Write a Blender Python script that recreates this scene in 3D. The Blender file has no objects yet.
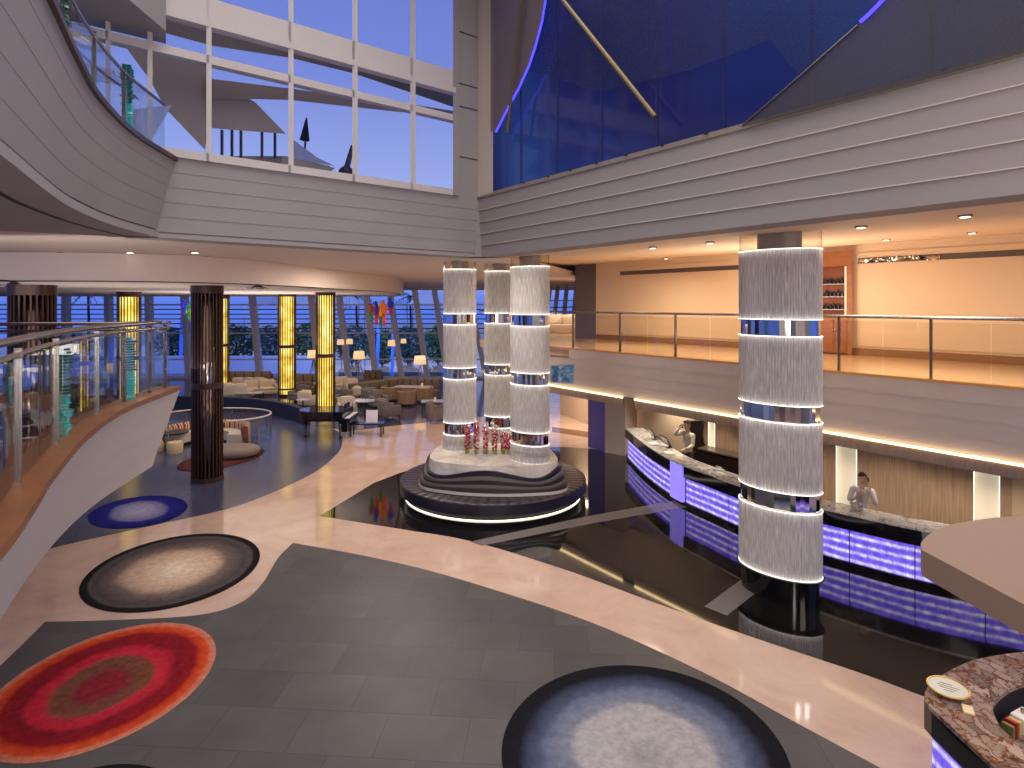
import bpy, bmesh, math, random
from mathutils import Vector, Matrix, noise
random.seed(7)
C = bpy.context.scene.collection
PI = math.pi
# ------------------------------------------------------------ camera geometry
F, CX, HY, HC = 600.0, 512.0, 304.0, 5.0       # focal length, principal column, horizon row, eye height
def P(px, py, Y):
    return Vector(((px-CX)/F*Y, Y, HC-(py-HY)/F*Y))
def G(px, py, z=0.0):
    Y = F*(HC-z)/(py-HY)
    return Vector(((px-CX)/F*Y, Y, z))
def G2(px, py, z=0.0):
    v = G(px, py, z); return (v.x, v.y)
class VPlane:                                    # a vertical wall plane in plan
    def __init__(s, p0, ratio):
        d = Vector((ratio, 1.0)).normalized(); s.p = Vector(p0); s.d = d
        s.n = Vector((d.y, -d.x))
        if s.n.dot(-s.p) < 0: s.n = -s.n          # normal towards the eye
    def at(s, px, off=0.0):                       # plan point under pixel column, off metres behind the plane
        p = s.p - s.n*off; r = (px-CX)/F
        t = (r*p.y-p.x)/(s.d.x-r*s.d.y)
        return p + s.d*t
    def pt(s, px, py, off=0.0):
        q = s.at(px, off); return Vector((q.x, q.y, HC-(py-HY)/F*q.y))
WL = VPlane((-.8, 14), 1.213)                    # upper left window wall
WR = VPlane((-.8, 14), -.727)                    # upper right band
MZ = VPlane((2.91, 16.2), -.733)                 # mezzanine edge
MB = VPlane((7.06, 18.4), -.80)                  # mezzanine back wall
RW = VPlane((7.98, 14.3), -.733)                 # reception back wall

# ------------------------------------------------------------ materials
def srgb(r, g, b):
    f = lambda c: ((c/255.0)/12.92 if c/255.0 <= .04045 else (((c/255.0)+.055)/1.055)**2.4)
    return (f(r), f(g), f(b), 1)
def newmat(name):
    m = bpy.data.materials.new(name); m.use_nodes = True
    nt = m.node_tree; nt.nodes.clear()
    out = nt.nodes.new('ShaderNodeOutputMaterial')
    return m, nt, out
def mat(name, col, rough=.5, metal=0, spec=.5, emit=None, es=0, var=0, vscale=4, bump=0, bscale=30, stretch=(1,1,1)):
    m, nt, out = newmat(name)
    b = nt.nodes.new('ShaderNodeBsdfPrincipled')
    b.inputs['Base Color'].default_value = col
    b.inputs['Roughness'].default_value = rough; b.inputs['Metallic'].default_value = metal
    b.inputs['Specular IOR Level'].default_value = spec
    if emit: b.inputs['Emission Color'].default_value = emit; b.inputs['Emission Strength'].default_value = es
    if var or bump:
        tc = nt.nodes.new('ShaderNodeTexCoord'); mp = nt.nodes.new('ShaderNodeMapping')
        mp.inputs['Scale'].default_value = stretch
        nt.links.new(tc.outputs['Object'], mp.inputs['Vector'])
    if var:
        n = nt.nodes.new('ShaderNodeTexNoise'); n.inputs['Scale'].default_value = vscale; n.inputs['Detail'].default_value = 5
        nt.links.new(mp.outputs['Vector'], n.inputs['Vector'])
        r = nt.nodes.new('ShaderNodeValToRGB')
        r.color_ramp.elements[0].position = .3; r.color_ramp.elements[1].position = .7
        r.color_ramp.elements[0].color = [c*(1-var) for c in col[:3]]+[1]
        r.color_ramp.elements[1].color = [min(1, c*(1+var)) for c in col[:3]]+[1]
        nt.links.new(n.outputs['Fac'], r.inputs['Fac']); nt.links.new(r.outputs['Color'], b.inputs['Base Color'])
    if bump:
        n2 = nt.nodes.new('ShaderNodeTexNoise'); n2.inputs['Scale'].default_value = bscale
        nt.links.new(mp.outputs['Vector'], n2.inputs['Vector'])
        bp = nt.nodes.new('ShaderNodeBump'); bp.inputs['Strength'].default_value = bump; bp.inputs['Distance'].default_value = .01
        nt.links.new(n2.outputs['Fac'], bp.inputs['Height']); nt.links.new(bp.outputs['Normal'], b.inputs['Normal'])
    nt.links.new(b.outputs[0], out.inputs[0])
    return m
def emis(name, col, s):
    m, nt, out = newmat(name)
    e = nt.nodes.new('ShaderNodeEmission'); e.inputs[0].default_value = col; e.inputs[1].default_value = s
    nt.links.new(e.outputs[0], out.inputs[0]); return m
def glass(name, tint, refl=1.0, rough=.0, haze=None, hf=0.0):
    m, nt, out = newmat(name)
    t = nt.nodes.new('ShaderNodeBsdfTransparent'); t.inputs[0].default_value = tint
    g = nt.nodes.new('ShaderNodeBsdfGlossy'); g.inputs['Roughness'].default_value = rough; g.inputs[0].default_value = (refl, refl, refl, 1)
    fr = nt.nodes.new('ShaderNodeFresnel'); fr.inputs[0].default_value = 1.5
    gq = nt.nodes.new('ShaderNodeNewGeometry'); mq = nt.nodes.new('ShaderNodeMath'); mq.operation = 'MULTIPLY_ADD'; mq.inputs[1].default_value = 1/1.5-1.5; mq.inputs[2].default_value = 1.5
    nt.links.new(gq.outputs['Backfacing'], mq.inputs[0]); nt.links.new(mq.outputs[0], fr.inputs[0])     # same reflectance from both sides of the pane
    mx = nt.nodes.new('ShaderNodeMixShader')
    nt.links.new(fr.outputs[0], mx.inputs[0])
    src = t
    if haze:
        d = nt.nodes.new('ShaderNodeBsdfDiffuse'); d.inputs[0].default_value = haze
        m2 = nt.nodes.new('ShaderNodeMixShader'); m2.inputs[0].default_value = hf
        nt.links.new(t.outputs[0], m2.inputs[1]); nt.links.new(d.outputs[0], m2.inputs[2]); src = m2
    nt.links.new(src.outputs[0], mx.inputs[1]); nt.links.new(g.outputs[0], mx.inputs[2])
    nt.links.new(mx.outputs[0], out.inputs[0]); return m

def ramp(nt, stops, interp='LINEAR'):
    r = nt.nodes.new('ShaderNodeValToRGB'); cr = r.color_ramp; cr.interpolation = interp
    while len(cr.elements) < len(stops): cr.elements.new(.5)
    for e, (p, c) in zip(cr.elements, stops): e.position = p; e.color = c
    return r

def tilemat(name, c1, c2, mortar, sx, sy, rough, rot=0, var=.25, vs=1.5, spec=.5, msize=.006, bump=0, ior=1.5):
    m, nt, out = newmat(name); N = nt.nodes; L = nt.links
    b = N.new('ShaderNodeBsdfPrincipled'); b.inputs['Roughness'].default_value = rough; b.inputs['Specular IOR Level'].default_value = spec; b.inputs['IOR'].default_value = ior
    geo = N.new('ShaderNodeNewGeometry'); mp = N.new('ShaderNodeMapping'); mp.inputs['Rotation'].default_value = (0, 0, rot)
    L.new(geo.outputs['Position'], mp.inputs['Vector'])
    br = N.new('ShaderNodeTexBrick'); br.offset = .5
    br.inputs['Color1'].default_value = c1; br.inputs['Color2'].default_value = c2; br.inputs['Mortar'].default_value = mortar
    br.inputs['Scale'].default_value = 1; br.inputs['Mortar Size'].default_value = msize
    br.inputs['Brick Width'].default_value = sx; br.inputs['Row Height'].default_value = sy; br.inputs['Bias'].default_value = 0
    L.new(mp.outputs[0], br.inputs['Vector'])
    n = N.new('ShaderNodeTexNoise'); n.inputs['Scale'].default_value = vs; n.inputs['Detail'].default_value = 8; n.inputs['Roughness'].default_value = .6
    L.new(geo.outputs['Position'], n.inputs['Vector'])
    rp = ramp(nt, [(.3, (1-var,)*3+(1,)), (.7, (1+var,)*3+(1,))])
    L.new(n.outputs['Fac'], rp.inputs['Fac'])
    mx = N.new('ShaderNodeMixRGB'); mx.blend_type = 'MULTIPLY'; mx.inputs[0].default_value = 1
    L.new(br.outputs['Color'], mx.inputs[1]); L.new(rp.outputs['Color'], mx.inputs[2]); L.new(mx.outputs[0], b.inputs['Base Color'])
    L.new(b.outputs[0], out.inputs[0]); return m

def rugmat(name, stops, wob=.06, nscale=1.6, streak=.15):
    """rings of colour by the rug's own radius attribute, with a woven irregular edge"""
    m, nt, out = newmat(name); N = nt.nodes; L = nt.links
    b = N.new('ShaderNodeBsdfPrincipled'); b.inputs['Roughness'].default_value = .95; b.inputs['Specular IOR Level'].default_value = .1
    at = N.new('ShaderNodeAttribute'); at.attribute_name = 'ring'
    geo = N.new('ShaderNodeNewGeometry')
    n = N.new('ShaderNodeTexNoise'); n.inputs['Scale'].default_value = nscale; n.inputs['Detail'].default_value = 4
    L.new(geo.outputs['Position'], n.inputs['Vector'])
    ma = N.new('ShaderNodeMath'); ma.operation = 'MULTIPLY_ADD'; ma.inputs[1].default_value = wob*4; ma.inputs[2].default_value = -wob*2
    L.new(n.outputs['Fac'], ma.inputs[0])
    # fade the wobble out at the rim
    ms = N.new('ShaderNodeMath'); ms.operation = 'ADD'
    mw = N.new('ShaderNodeMath'); mw.operation = 'MULTIPLY'
    inv = N.new('ShaderNodeMath'); inv.operation = 'SUBTRACT'; inv.inputs[0].default_value = 1.0; L.new(at.outputs['Fac'], inv.inputs[1])
    mi = N.new('ShaderNodeMath'); mi.operation = 'MULTIPLY'; mi.inputs[1].default_value = 3; mi.use_clamp = True; L.new(inv.outputs[0], mi.inputs[0])
    L.new(ma.outputs[0], mw.inputs[0]); L.new(mi.outputs[0], mw.inputs[1])
    L.new(at.outputs['Fac'], ms.inputs[0]); L.new(mw.outputs[0], ms.inputs[1])
    rp = ramp(nt, stops); L.new(ms.outputs[0], rp.inputs['Fac'])
    n2 = N.new('ShaderNodeTexNoise'); n2.inputs['Scale'].default_value = 9; n2.inputs['Detail'].default_value = 8; n2.inputs['Roughness'].default_value = .7
    L.new(geo.outputs['Position'], n2.inputs['Vector'])
    r2 = ramp(nt, [(.3, (1-streak*2,)*3+(1,)), (.7, (1+streak,)*3+(1,))]); L.new(n2.outputs['Fac'], r2.inputs['Fac'])
    mx = N.new('ShaderNodeMixRGB'); mx.blend_type = 'MULTIPLY'; mx.inputs[0].default_value = 1
    L.new(rp.outputs['Color'], mx.inputs[1]); L.new(r2.outputs['Color'], mx.inputs[2]); L.new(mx.outputs[0], b.inputs['Base Color'])
    L.new(b.outputs[0], out.inputs[0]); return m

def marblemat(name, stops, scale, rough=.15, dist=2.0, vor=0, ior=1.5):
    m, nt, out = newmat(name); N = nt.nodes; L = nt.links
    b = N.new('ShaderNodeBsdfPrincipled'); b.inputs['Roughness'].default_value = rough; b.inputs['IOR'].default_value = ior
    geo = N.new('ShaderNodeNewGeometry')
    n = N.new('ShaderNodeTexNoise'); n.inputs['Scale'].default_value = scale; n.inputs['Detail'].default_value = 9
    n.inputs['Distortion'].default_value = dist; n.inputs['Roughness'].default_value = .65
    L.new(geo.outputs['Position'], n.inputs['Vector'])
    rp = ramp(nt, stops)
    L.new(n.outputs['Fac'], rp.inputs['Fac'])
    col = rp
    if vor:
        mp = N.new('ShaderNodeMapping'); mp.inputs['Scale'].default_value = (1, .55, 1); mp.inputs['Rotation'].default_value = (0, 0, .6)
        ad = N.new('ShaderNodeMixRGB'); ad.blend_type = 'ADD'; ad.inputs[0].default_value = .24
        L.new(geo.outputs['Position'], ad.inputs[1]); L.new(n.outputs['Color'], ad.inputs[2]); L.new(ad.outputs[0], mp.inputs['Vector'])
        v = N.new('ShaderNodeTexVoronoi'); v.feature = 'DISTANCE_TO_EDGE'; v.inputs['Scale'].default_value = vor
        L.new(mp.outputs[0], v.inputs['Vector'])
        vr = ramp(nt, [(0, srgb(190, 120, 80)), (.03, srgb(170, 105, 75)), (.09, (1, 1, 1, 1))]); L.new(v.outputs['Distance'], vr.inputs['Fac'])
        v2 = N.new('ShaderNodeTexVoronoi'); v2.inputs['Scale'].default_value = vor; L.new(mp.outputs[0], v2.inputs['Vector'])
        hs = N.new('ShaderNodeSeparateColor'); L.new(v2.outputs['Color'], hs.inputs[0])
        cr = ramp(nt, [(0, srgb(70, 60, 62)), (.35, srgb(120, 105, 104)), (.6, srgb(150, 135, 130)), (.8, srgb(110, 66, 48)), (1, srgb(180, 165, 158))]); L.new(hs.outputs[0], cr.inputs['Fac'])
        mm = N.new('ShaderNodeMixRGB'); mm.inputs[0].default_value = .7; L.new(rp.outputs['Color'], mm.inputs[1]); L.new(cr.outputs['Color'], mm.inputs[2])
        mu = N.new('ShaderNodeMixRGB'); mu.blend_type = 'MULTIPLY'; mu.inputs[0].default_value = .9
        L.new(mm.outputs[0], mu.inputs[1]); L.new(vr.outputs['Color'], mu.inputs[2]); L.new(mu.outputs[0], b.inputs['Base Color'])
    else:
        L.new(rp.outputs['Color'], b.inputs['Base Color'])
    L.new(b.outputs[0], out.inputs[0]); return m

# ------------------------------------------------------------ mesh helpers
def box(bm, x0, x1, y0, y1, z0, z1):
    vs = [bm.verts.new(v) for v in ((x0,y0,z0),(x1,y0,z0),(x1,y1,z0),(x0,y1,z0),(x0,y0,z1),(x1,y0,z1),(x1,y1,z1),(x0,y1,z1))]
    for f in ((0,3,2,1),(4,5,6,7),(0,1,5,4),(1,2,6,5),(2,3,7,6),(3,0,4,7)): bm.faces.new([vs[i] for i in f])
    return vs
def hexa(bm, a, b):
    """solid between two matching quads a and b (lists of 4 points)"""
    va = [bm.verts.new(p) for p in a]; vb = [bm.verts.new(p) for p in b]
    bm.faces.new(va[::-1]); bm.faces.new(vb)
    for i in range(4):
        j = (i+1) % 4; bm.faces.new((va[i], va[j], vb[j], vb[i]))
def beam(bm, p, q, w, h=None, up=(0,0,1)):
    """rectangular bar from p to q"""
    h = h or w; p = Vector(p); q = Vector(q); d = (q-p).normalized(); up = Vector(up)
    if abs(d.dot(up)) > .98: up = Vector((1,0,0))
    s = d.cross(up).normalized()*w/2; u = s.cross(d).normalized()*h/2
    hexa(bm, [p-s-u, p+s-u, p+s+u, p-s+u], [q-s-u, q+s-u, q+s+u, q-s+u])
def tube(bm, pts, r, seg=8, closed=False, r2=None):
    pts = [Vector(p) for p in pts]; n = len(pts); rings = []
    for i, p in enumerate(pts):
        if closed: t = pts[(i+1) % n]-pts[i-1]
        else: t = pts[min(i+1, n-1)]-pts[max(i-1, 0)]
        t.normalize(); up = Vector((0,0,1)) if abs(t.z) < .95 else Vector((1,0,0))
        s = t.cross(up).normalized(); u = s.cross(t)
        rr = r if r2 is None else r+(r2-r)*i/(n-1)
        rings.append([bm.verts.new(p+(s*math.cos(2*PI*k/seg)+u*math.sin(2*PI*k/seg))*rr) for k in range(seg)])
    for i in range(n if closed else n-1):
        a = rings[i]; b = rings[(i+1) % n]
        for k in range(seg): bm.faces.new((a[k], a[(k+1) % seg], b[(k+1) % seg], b[k]))
    if not closed: bm.faces.new(rings[0][::-1]); bm.faces.new(rings[-1])
def lathe(bm, prof, seg=24, ctr=(0,0,0), sx=1, sy=1, a0=0, a1=2*PI):
    full = abs(a1-a0-2*PI) < 1e-6; n = seg if full else seg+1; rings = []
    for r, z in prof:
        rings.append([bm.verts.new((ctr[0]+sx*r*math.cos(a0+(a1-a0)*k/seg), ctr[1]+sy*r*math.sin(a0+(a1-a0)*k/seg), ctr[2]+z)) for k in range(n)])
    for a, b in zip(rings, rings[1:]):
        for k in range(seg):
            k2 = (k+1) % n; bm.faces.new((a[k], a[k2], b[k2], b[k]))
    if full:
        if prof[0][0] > 1e-4: bm.faces.new(rings[0][::-1])
        if prof[-1][0] > 1e-4: bm.faces.new(rings[-1])
    bmesh.ops.remove_doubles(bm, verts=bm.verts, dist=1e-5)
def prism(bm, poly, z0, z1):
    a = [bm.verts.new((p[0], p[1], z0)) for p in poly]; b = [bm.verts.new((p[0], p[1], z1)) for p in poly]
    bm.faces.new(a[::-1]); bm.faces.new(b); n = len(a)
    for i in range(n): bm.faces.new((a[i], a[(i+1) % n], b[(i+1) % n], b[i]))
def flat(bm, poly, z):
    bm.faces.new([bm.verts.new((p[0], p[1], z)) for p in poly])
def catmull(pts, n=8, closed=False):
    pts = [Vector(p) for p in pts]; m = len(pts); out = []
    for i in range(m if closed else m-1):
        p1, p2 = pts[i], pts[(i+1) % m]
        p0 = pts[i-1] if (closed or i > 0) else p1*2-p2
        p3 = pts[(i+2) % m] if (closed or i+2 < m) else p2*2-p1
        for k in range(n):
            t = k/n
            out.append(.5*((2*p1)+(p2-p0)*t+(2*p0-5*p1+4*p2-p3)*t*t+(3*p1-p0-3*p2+p3)*t**3))
    if not closed: out.append(pts[-1])
    return out
def normals2(path, closed=False):
    n = len(path); out = []
    for i in range(n):
        if closed: t = path[(i+1) % n]-path[i-1]
        else: t = path[min(i+1, n-1)]-path[max(i-1, 0)]
        t.normalize(); out.append(Vector((t.y, -t.x)))       # right of travel
    return out
def off2(path, d, closed=False):
    return [p+n*d for p, n in zip(path, normals2(path, closed))]
def sweep(bm, path, prof, closed=False, caps=True, pclosed=True):
    """prof: closed list of (offset to the right of travel, z)"""
    path = [Vector((p[0], p[1])) for p in path]
    ns = normals2(path, closed); rings = []
    for p, n in zip(path, ns):
        rings.append([bm.verts.new((p.x+n.x*o, p.y+n.y*o, z)) for o, z in prof])
    m = len(prof); n = len(path)
    for i in range(n if closed else n-1):
        a = rings[i]; b = rings[(i+1) % n]
        for k in range(m if pclosed else m-1): bm.faces.new((a[k], a[(k+1) % m], b[(k+1) % m], b[k]))
    if caps and not closed and pclosed: bm.faces.new(rings[0]); bm.faces.new(rings[-1][::-1])
def cutpath(path, s0, s1):
    """portion of a 2-D polyline between arc lengths"""
    out = []; s = 0
    for a, b in zip(path, path[1:]):
        l = (b-a).length
        if s+l >= s0 and s <= s1:
            t0 = max(0, (s0-s)/l); t1 = min(1, (s1-s)/l)
            if not out: out.append(a.lerp(b, t0))
            out.append(a.lerp(b, t1))
        s += l
    return out
def plen(path): return sum((b-a).length for a, b in zip(path, path[1:]))
def along(path, s): return cutpath(path, 0, max(s, 1e-4))[-1]
def rbox(bm, x0, x1, y0, y1, z0, z1, r=.03, seg=2):
    b2 = bmesh.new(); box(b2, x0, x1, y0, y1, z0, z1)
    r = min(r, (x1-x0)*.45, (y1-y0)*.45, (z1-z0)*.45)
    bmesh.ops.bevel(b2, geom=b2.edges[:], offset=r, segments=seg, affect='EDGES', profile=.5)
    merge(bm, b2)
def merge(bm, b2, M=None):
    if M is not None: b2.transform(M)
    mp = {v: bm.verts.new(v.co) for v in b2.verts}
    for f in b2.faces:
        try: nf = bm.faces.new([mp[v] for v in f.verts]); nf.material_index = f.material_index; nf.smooth = f.smooth
        except ValueError: pass
    b2.free()
def ellipsoid(bm, c, rx, ry, rz, seg=12, rings=8, M=None):
    b2 = bmesh.new(); bmesh.ops.create_uvsphere(b2, u_segments=seg, v_segments=rings, radius=1)
    b2.transform(Matrix.Translation(Vector(c)) @ (M or Matrix()) @ Matrix.Diagonal((rx, ry, rz, 1)))
    merge(bm, b2)

def obj(name, bm, m, parent=None, smooth=False, world=False, kind=None):
    """link the bmesh as ONE object. world=True: the verts are in world space, moved into the parent's frame (parents made with loc only) or recentred"""
    bmesh.ops.recalc_face_normals(bm, faces=bm.faces[:])
    me = bpy.data.meshes.new(name)
    loc = Vector((0, 0, 0))
    if world:
        if parent is not None:
            q = parent; o = Vector((0,0,0))
            while q is not None: o += q.location; q = q.parent
            bm.transform(Matrix.Translation(-o))
        else:
            xs = [v.co for v in bm.verts]
            lo = Vector((min(v.x for v in xs), min(v.y for v in xs), min(v.z for v in xs))); hi = Vector((max(v.x for v in xs), max(v.y for v in xs), 0))
            loc = Vector(((lo.x+hi.x)/2, (lo.y+hi.y)/2, lo.z)); bm.transform(Matrix.Translation(-loc))
    if smooth:
        for f in bm.faces: f.smooth = True
    bm.to_mesh(me); bm.free()
    o = bpy.data.objects.new(name, me); C.objects.link(o); o.location = loc
    for mm in (m if isinstance(m, (list, tuple)) else [m]): me.materials.append(mm)
    if smooth == 'auto':
        try:
            me.set_sharp_from_angle(angle=math.radians(35))
        except Exception: pass
    if parent is not None: o.parent = parent
    if kind: o['kind'] = kind
    return o
def thing(name, label, cat, loc=(0,0,0), rz=0, group=None):
    o = bpy.data.objects.new(name, None); C.objects.link(o); o.empty_display_size = .2
    o.location = loc; o.rotation_euler = (0,0,rz); o['label'] = label; o['category'] = cat
    if group: o['group'] = group
    return o
def tag(o, label, cat, group=None):
    o['label'] = label; o['category'] = cat
    if group: o['group'] = group
    return o
def struct(name, bm, m, smooth=False, parent=None):
    o = obj(name, bm, m, parent, smooth, world=True)
    if parent is None: o['kind'] = 'structure'
    return o
def dup(root, loc, rz, label, group=None):
    r = root.copy(); C.objects.link(r); r.location = loc; r.rotation_euler = (0,0,rz); r['label'] = label
    if group: r['group'] = group
    def kids(src, dst):
        for ch in list(src.children):
            c = ch.copy(); C.objects.link(c); c.parent = dst; kids(ch, c)
    kids(root, r)
    return r
B = bmesh.new
# ================================================================ materials used
plaster   = mat('plaster', srgb(164,158,157), .75, var=.03, vscale=1.2)
plaster_w = mat('plaster_warm', srgb(205,190,178), .75)
panelgrey = mat('grey_cladding', srgb(160,154,152), .6)
joint     = mat('dark_joint', srgb(52,46,44), .7)
steel     = mat('brushed_steel', srgb(160,154,150), .25, 1)
steel_d   = mat('dark_steel', srgb(110,104,102), .35, .8)
bronze    = mat('dark_bronze', srgb(74,52,42), .32, .4)
gold      = mat('gold_metal', srgb(214,170,96), .28, 1)
walnut    = mat('orange_wood', srgb(134,82,44), .4, var=.2, vscale=3, stretch=(1,1,8))
mirror    = mat('mirror', srgb(225,222,220), .04, 1)
blackgl   = mat('black_gloss', srgb(14,13,15), .06, 0, .7)
black     = mat('black', srgb(16,15,17), .5)
clear     = glass('clear_glass', (.93,.95,.95,1), .9)
railglass = glass('balustrade_glass', (.86,.88,.90,1), .75)
warmglass = glass('warm_balustrade_glass', (.95,.93,.88,1), .3)
winglass  = glass('window_glass', (.92,.94,.98,1), .2)
framegrey = mat('window_frame', srgb(212,203,199), .5)
mauve     = mat('mauve_cladding', srgb(208,192,184), .55, var=.03, vscale=2)
led_warm  = emis('led_warm', srgb(255,222,160), 3.2)
led_white = emis('led_white', srgb(255,248,220), 1.6)

# ================================================================ floor
cream = marblemat('cream_marble', [(.25, srgb(190,160,144)), (.5, srgb(208,178,160)), (.75, srgb(220,192,174))], .9, .08, .8, ior=1.6)
slate = tilemat('slate_tiles', srgb(72,72,75), srgb(86,83,83), srgb(62,62,64), 1.0, .72, .42, rot=math.radians(4), var=.16, vs=1.1, spec=.3, msize=.005)
granite = tilemat('black_granite', srgb(18,17,17), srgb(23,21,20), srgb(58,52,46), 2.4, 2.4, .05, rot=math.radians(36), var=.3, vs=2, spec=.5, msize=.004, ior=2.5)
bluestone = mat('blue_grey_stone', srgb(72,76,104), .2, var=.12, vscale=.6)
loungefl = mat('lounge_floor', srgb(64,62,86), .14, var=.2, vscale=.7)
def gp(*pp): return [Vector(G2(*p)) for p in pp]
bm = B(); box(bm, -45, 30, -6, 75, -.3, 0); struct('floor', bm, cream)
# slate carpet of tiles in front
edge_r = catmull(gp((293,543),(360,555),(430,571),(520,598),(600,626),(700,671),(800,725),(880,768)), 6)
edge_r += [Vector((3.2, 3.3)), Vector((2.6, 1.5)), Vector((-4.2, 1.5)), Vector((-5.6, 3.3))]
left_e = catmull(gp((0,666),(22,645),(45,622)), 4)
mid_e = catmull(gp((45,622),(120,620),(200,615),(240,603),(262,584),(278,558),(293,543)), 6)
bm = B(); flat(bm, edge_r+[Vector(G2(-60,730))]+left_e+mid_e[1:-1], .004); struct('floor', bm, slate)
# black granite around the pedestal and desk
g1 = catmull(gp((320,516),(400,529),(470,541),(560,568),(650,601),(740,633),(860,673),(930,699)), 6)
gr = g1+[Vector((5.2,5.2)), Vector((12,6.5)), Vector((12,14)), Vector(G2(700,455)), Vector(G2(622,452)), Vector(G2(566,447)), Vector(G2(520,448)), Vector(G2(440,462)), Vector(G2(400,473)), Vector(G2(374,483))]
bm = B(); flat(bm, gr, .004); struct('floor', bm, granite)
# pale grey strips lying over the granite
gband = mat('grey_strip', srgb(120,114,110), .12)
bm = B(); flat(bm, gp((470,542),(482,546),(590,524),(690,507),(684,499),(585,517)), .007); struct('floor', bm, gband)
bm = B(); flat(bm, gp((704,607),(727,616),(775,578),(752,572)), .007); struct('floor', bm, gband)
bm = B(); flat(bm, gp((552,427),(552,432),(598,439),(598,433)), .006); struct('floor', bm, mat('brown_inlay', srgb(120,84,58), .15))
# blue-grey stone of the sunken lounge
e = catmull(gp((40,553),(65,545),(155,525),(240,505),(310,475),(336,455),(342,444),(341,434),(330,427)), 6)
bm = B(); flat(bm, e+[Vector(G2(300,420)), Vector((-12,40)), Vector((-44,40)), Vector((-44,4)), Vector((-9,4))], .004); struct('floor', bm, bluestone)
bm = B(); flat(bm, [Vector(G2(330,428)), Vector(G2(350,431)), Vector(G2(400,425)), Vector(G2(450,420)), Vector(G2(530,411)), Vector((2,44)), Vector((-44,44)), Vector((-44,28.2)), Vector(G2(240,413))], .008); struct('floor', bm, loungefl)

# ================================================================ plan curve shared by the left balconies
bal = catmull([Vector(p) for p in ((-2.9,2.3),(-2.8,2.95),(-3.04,3.56),(-3.48,4.35),(-3.9,5.07),(-4.72,6.66),(-5.36,8.35),(-5.78,10.45))], 8)
# --- lower left balcony (mezzanine level)
ZT = 3.58
prof = []
steps = 4; h0, h1 = ZT-.0, 2.2
top = off2(bal, 0)
# travel is away from the eye, right of travel faces the atrium; fascia slants inward in four shallow steps
fp = [(-.16, ZT-.07), (0, ZT-.07)]
for k in range(4):
    za = ZT-.07-(ZT-.07-2.2)*k/4; zb = ZT-.07-(ZT-.07-2.2)*(k+1)/4
    o = -.11*k; fp += [(o-.012*(k>0), za), (o-.11, zb)]
fp += [(-.62, 2.2), (-.36, ZT-.07)]
bm = B(); sweep(bm, bal, fp); struct('wall_left', bm, mat('plaster_light', srgb(206,202,198), .7))

def balustrade(name, label, path, zb, hgt, post_s, off_in, gmat, curved=True, capw=.34, cap=walnut, n_joint=2, brackets=True, rails=((0,1.02,.026),(-.15,1.10,.036)), group=None):
    """path runs with the atrium on its right; posts at arc lengths post_s"""
    s0 = path[len(path)//2]
    t = thing(name, label, 'balustrade', (s0.x, s0.y, zb), group=group)
    if cap:
        bm = B(); sweep(bm, path, [(.03, zb-.07), (.03, zb), (-capw, zb), (-capw, zb-.07)]); obj('wood_cap', bm, cap, t, world=True)
    ctr = off2(path, -off_in)
    L = plen(ctr)
    ss = [0]+list(post_s)+[L]
    # glass
    for a, b in zip(ss, ss[1:]):
        if b-a < .12: continue
        k = n_joint if (b-a) > .9 else 1
        for j in range(k):
            sub = cutpath(ctr, a+(b-a)*j/k+.025, a+(b-a)*(j+1)/k-.006-(.02 if j == k-1 else 0))
            if len(sub) < 2: continue
            bm = B(); sweep(bm, sub, [(-.006, zb+.03), (.006, zb+.03), (.006, zb+hgt-.12), (-.006, zb+hgt-.12)]); obj('glass_panel', bm, gmat, t, world=True)
    for s in post_s:
        p = along(ctr, s); nn = (along(ctr, s+.05)-along(ctr, s-.05)).normalized(); nr = Vector((nn.y, -nn.x))
        bm = B(); beam(bm, (p.x, p.y, zb), (p.x, p.y, zb+hgt-.03), .05, .022, (nn.x, nn.y, 0))
        q = p+nr*.0
        ob = obj('post', bm, steel, t, world=True)
        if brackets:
            b2 = B(); q2 = p-nr*.13
            tube(b2, [(p.x,p.y,zb+hgt-.16), (p.x-nr.x*.05,p.y-nr.y*.05,zb+hgt-.17), (q2.x,q2.y,zb+hgt-.12), (q2.x,q2.y,zb+hgt-.06)], .011, 6); obj('rail_bracket', b2, steel, ob, world=True)
    for o, z, r in rails:
        rp = off2(ctr, o)
        bm = B(); tube(bm, [(p.x, p.y, zb+z) for p in rp], r, 8); obj('handrail', bm, steel, t, smooth=True, world=True)
    return t
# find arc lengths of posts from picture columns
def s_at_px(path, px):
    best = None; s = 0
    r = (px-CX)/F
    for a, b in zip(path, path[1:]):
        f0 = a.x-r*a.y; f1 = b.x-r*b.y
        if f0*f1 <= 0: best = s+(b-a).length*(f0/(f0-f1) if f0 != f1 else 0)
        s += (b-a).length
    return best
ctr = off2(bal, -.17)
px_posts = [18, 56, 97, 124, 150, 165]
ps = [s_at_px(ctr, x) for x in px_posts]; ps = [s for s in ps if s]
lowbal = balustrade('glass_balustrade', 'curved glass balustrade with wooden cap on the lower left balcony', bal, ZT, 1.1, ps, .17, railglass)
# return balustrade at the far end of the lower balcony
end = bal[-1]; en = Vector((-.97, -.24)).normalized()
retp = [end+Vector((-.15,0))+en*k*.5 for k in range(0, 12)][::-1]
t = thing('double_rail', 'pair of thin dark rails running from the balcony end to the far left bronze column', 'railing', (end.x-2, end.y-.4, ZT))
bm = B(); tube(bm, [(p.x, p.y, ZT+1.09) for p in retp], .03); obj('handrail', bm, steel, t, True, world=True)
bm = B(); tube(bm, [(p.x, p.y-.12, ZT+.98) for p in retp], .02); obj('handrail', bm, steel_d, t, True, world=True)
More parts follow.
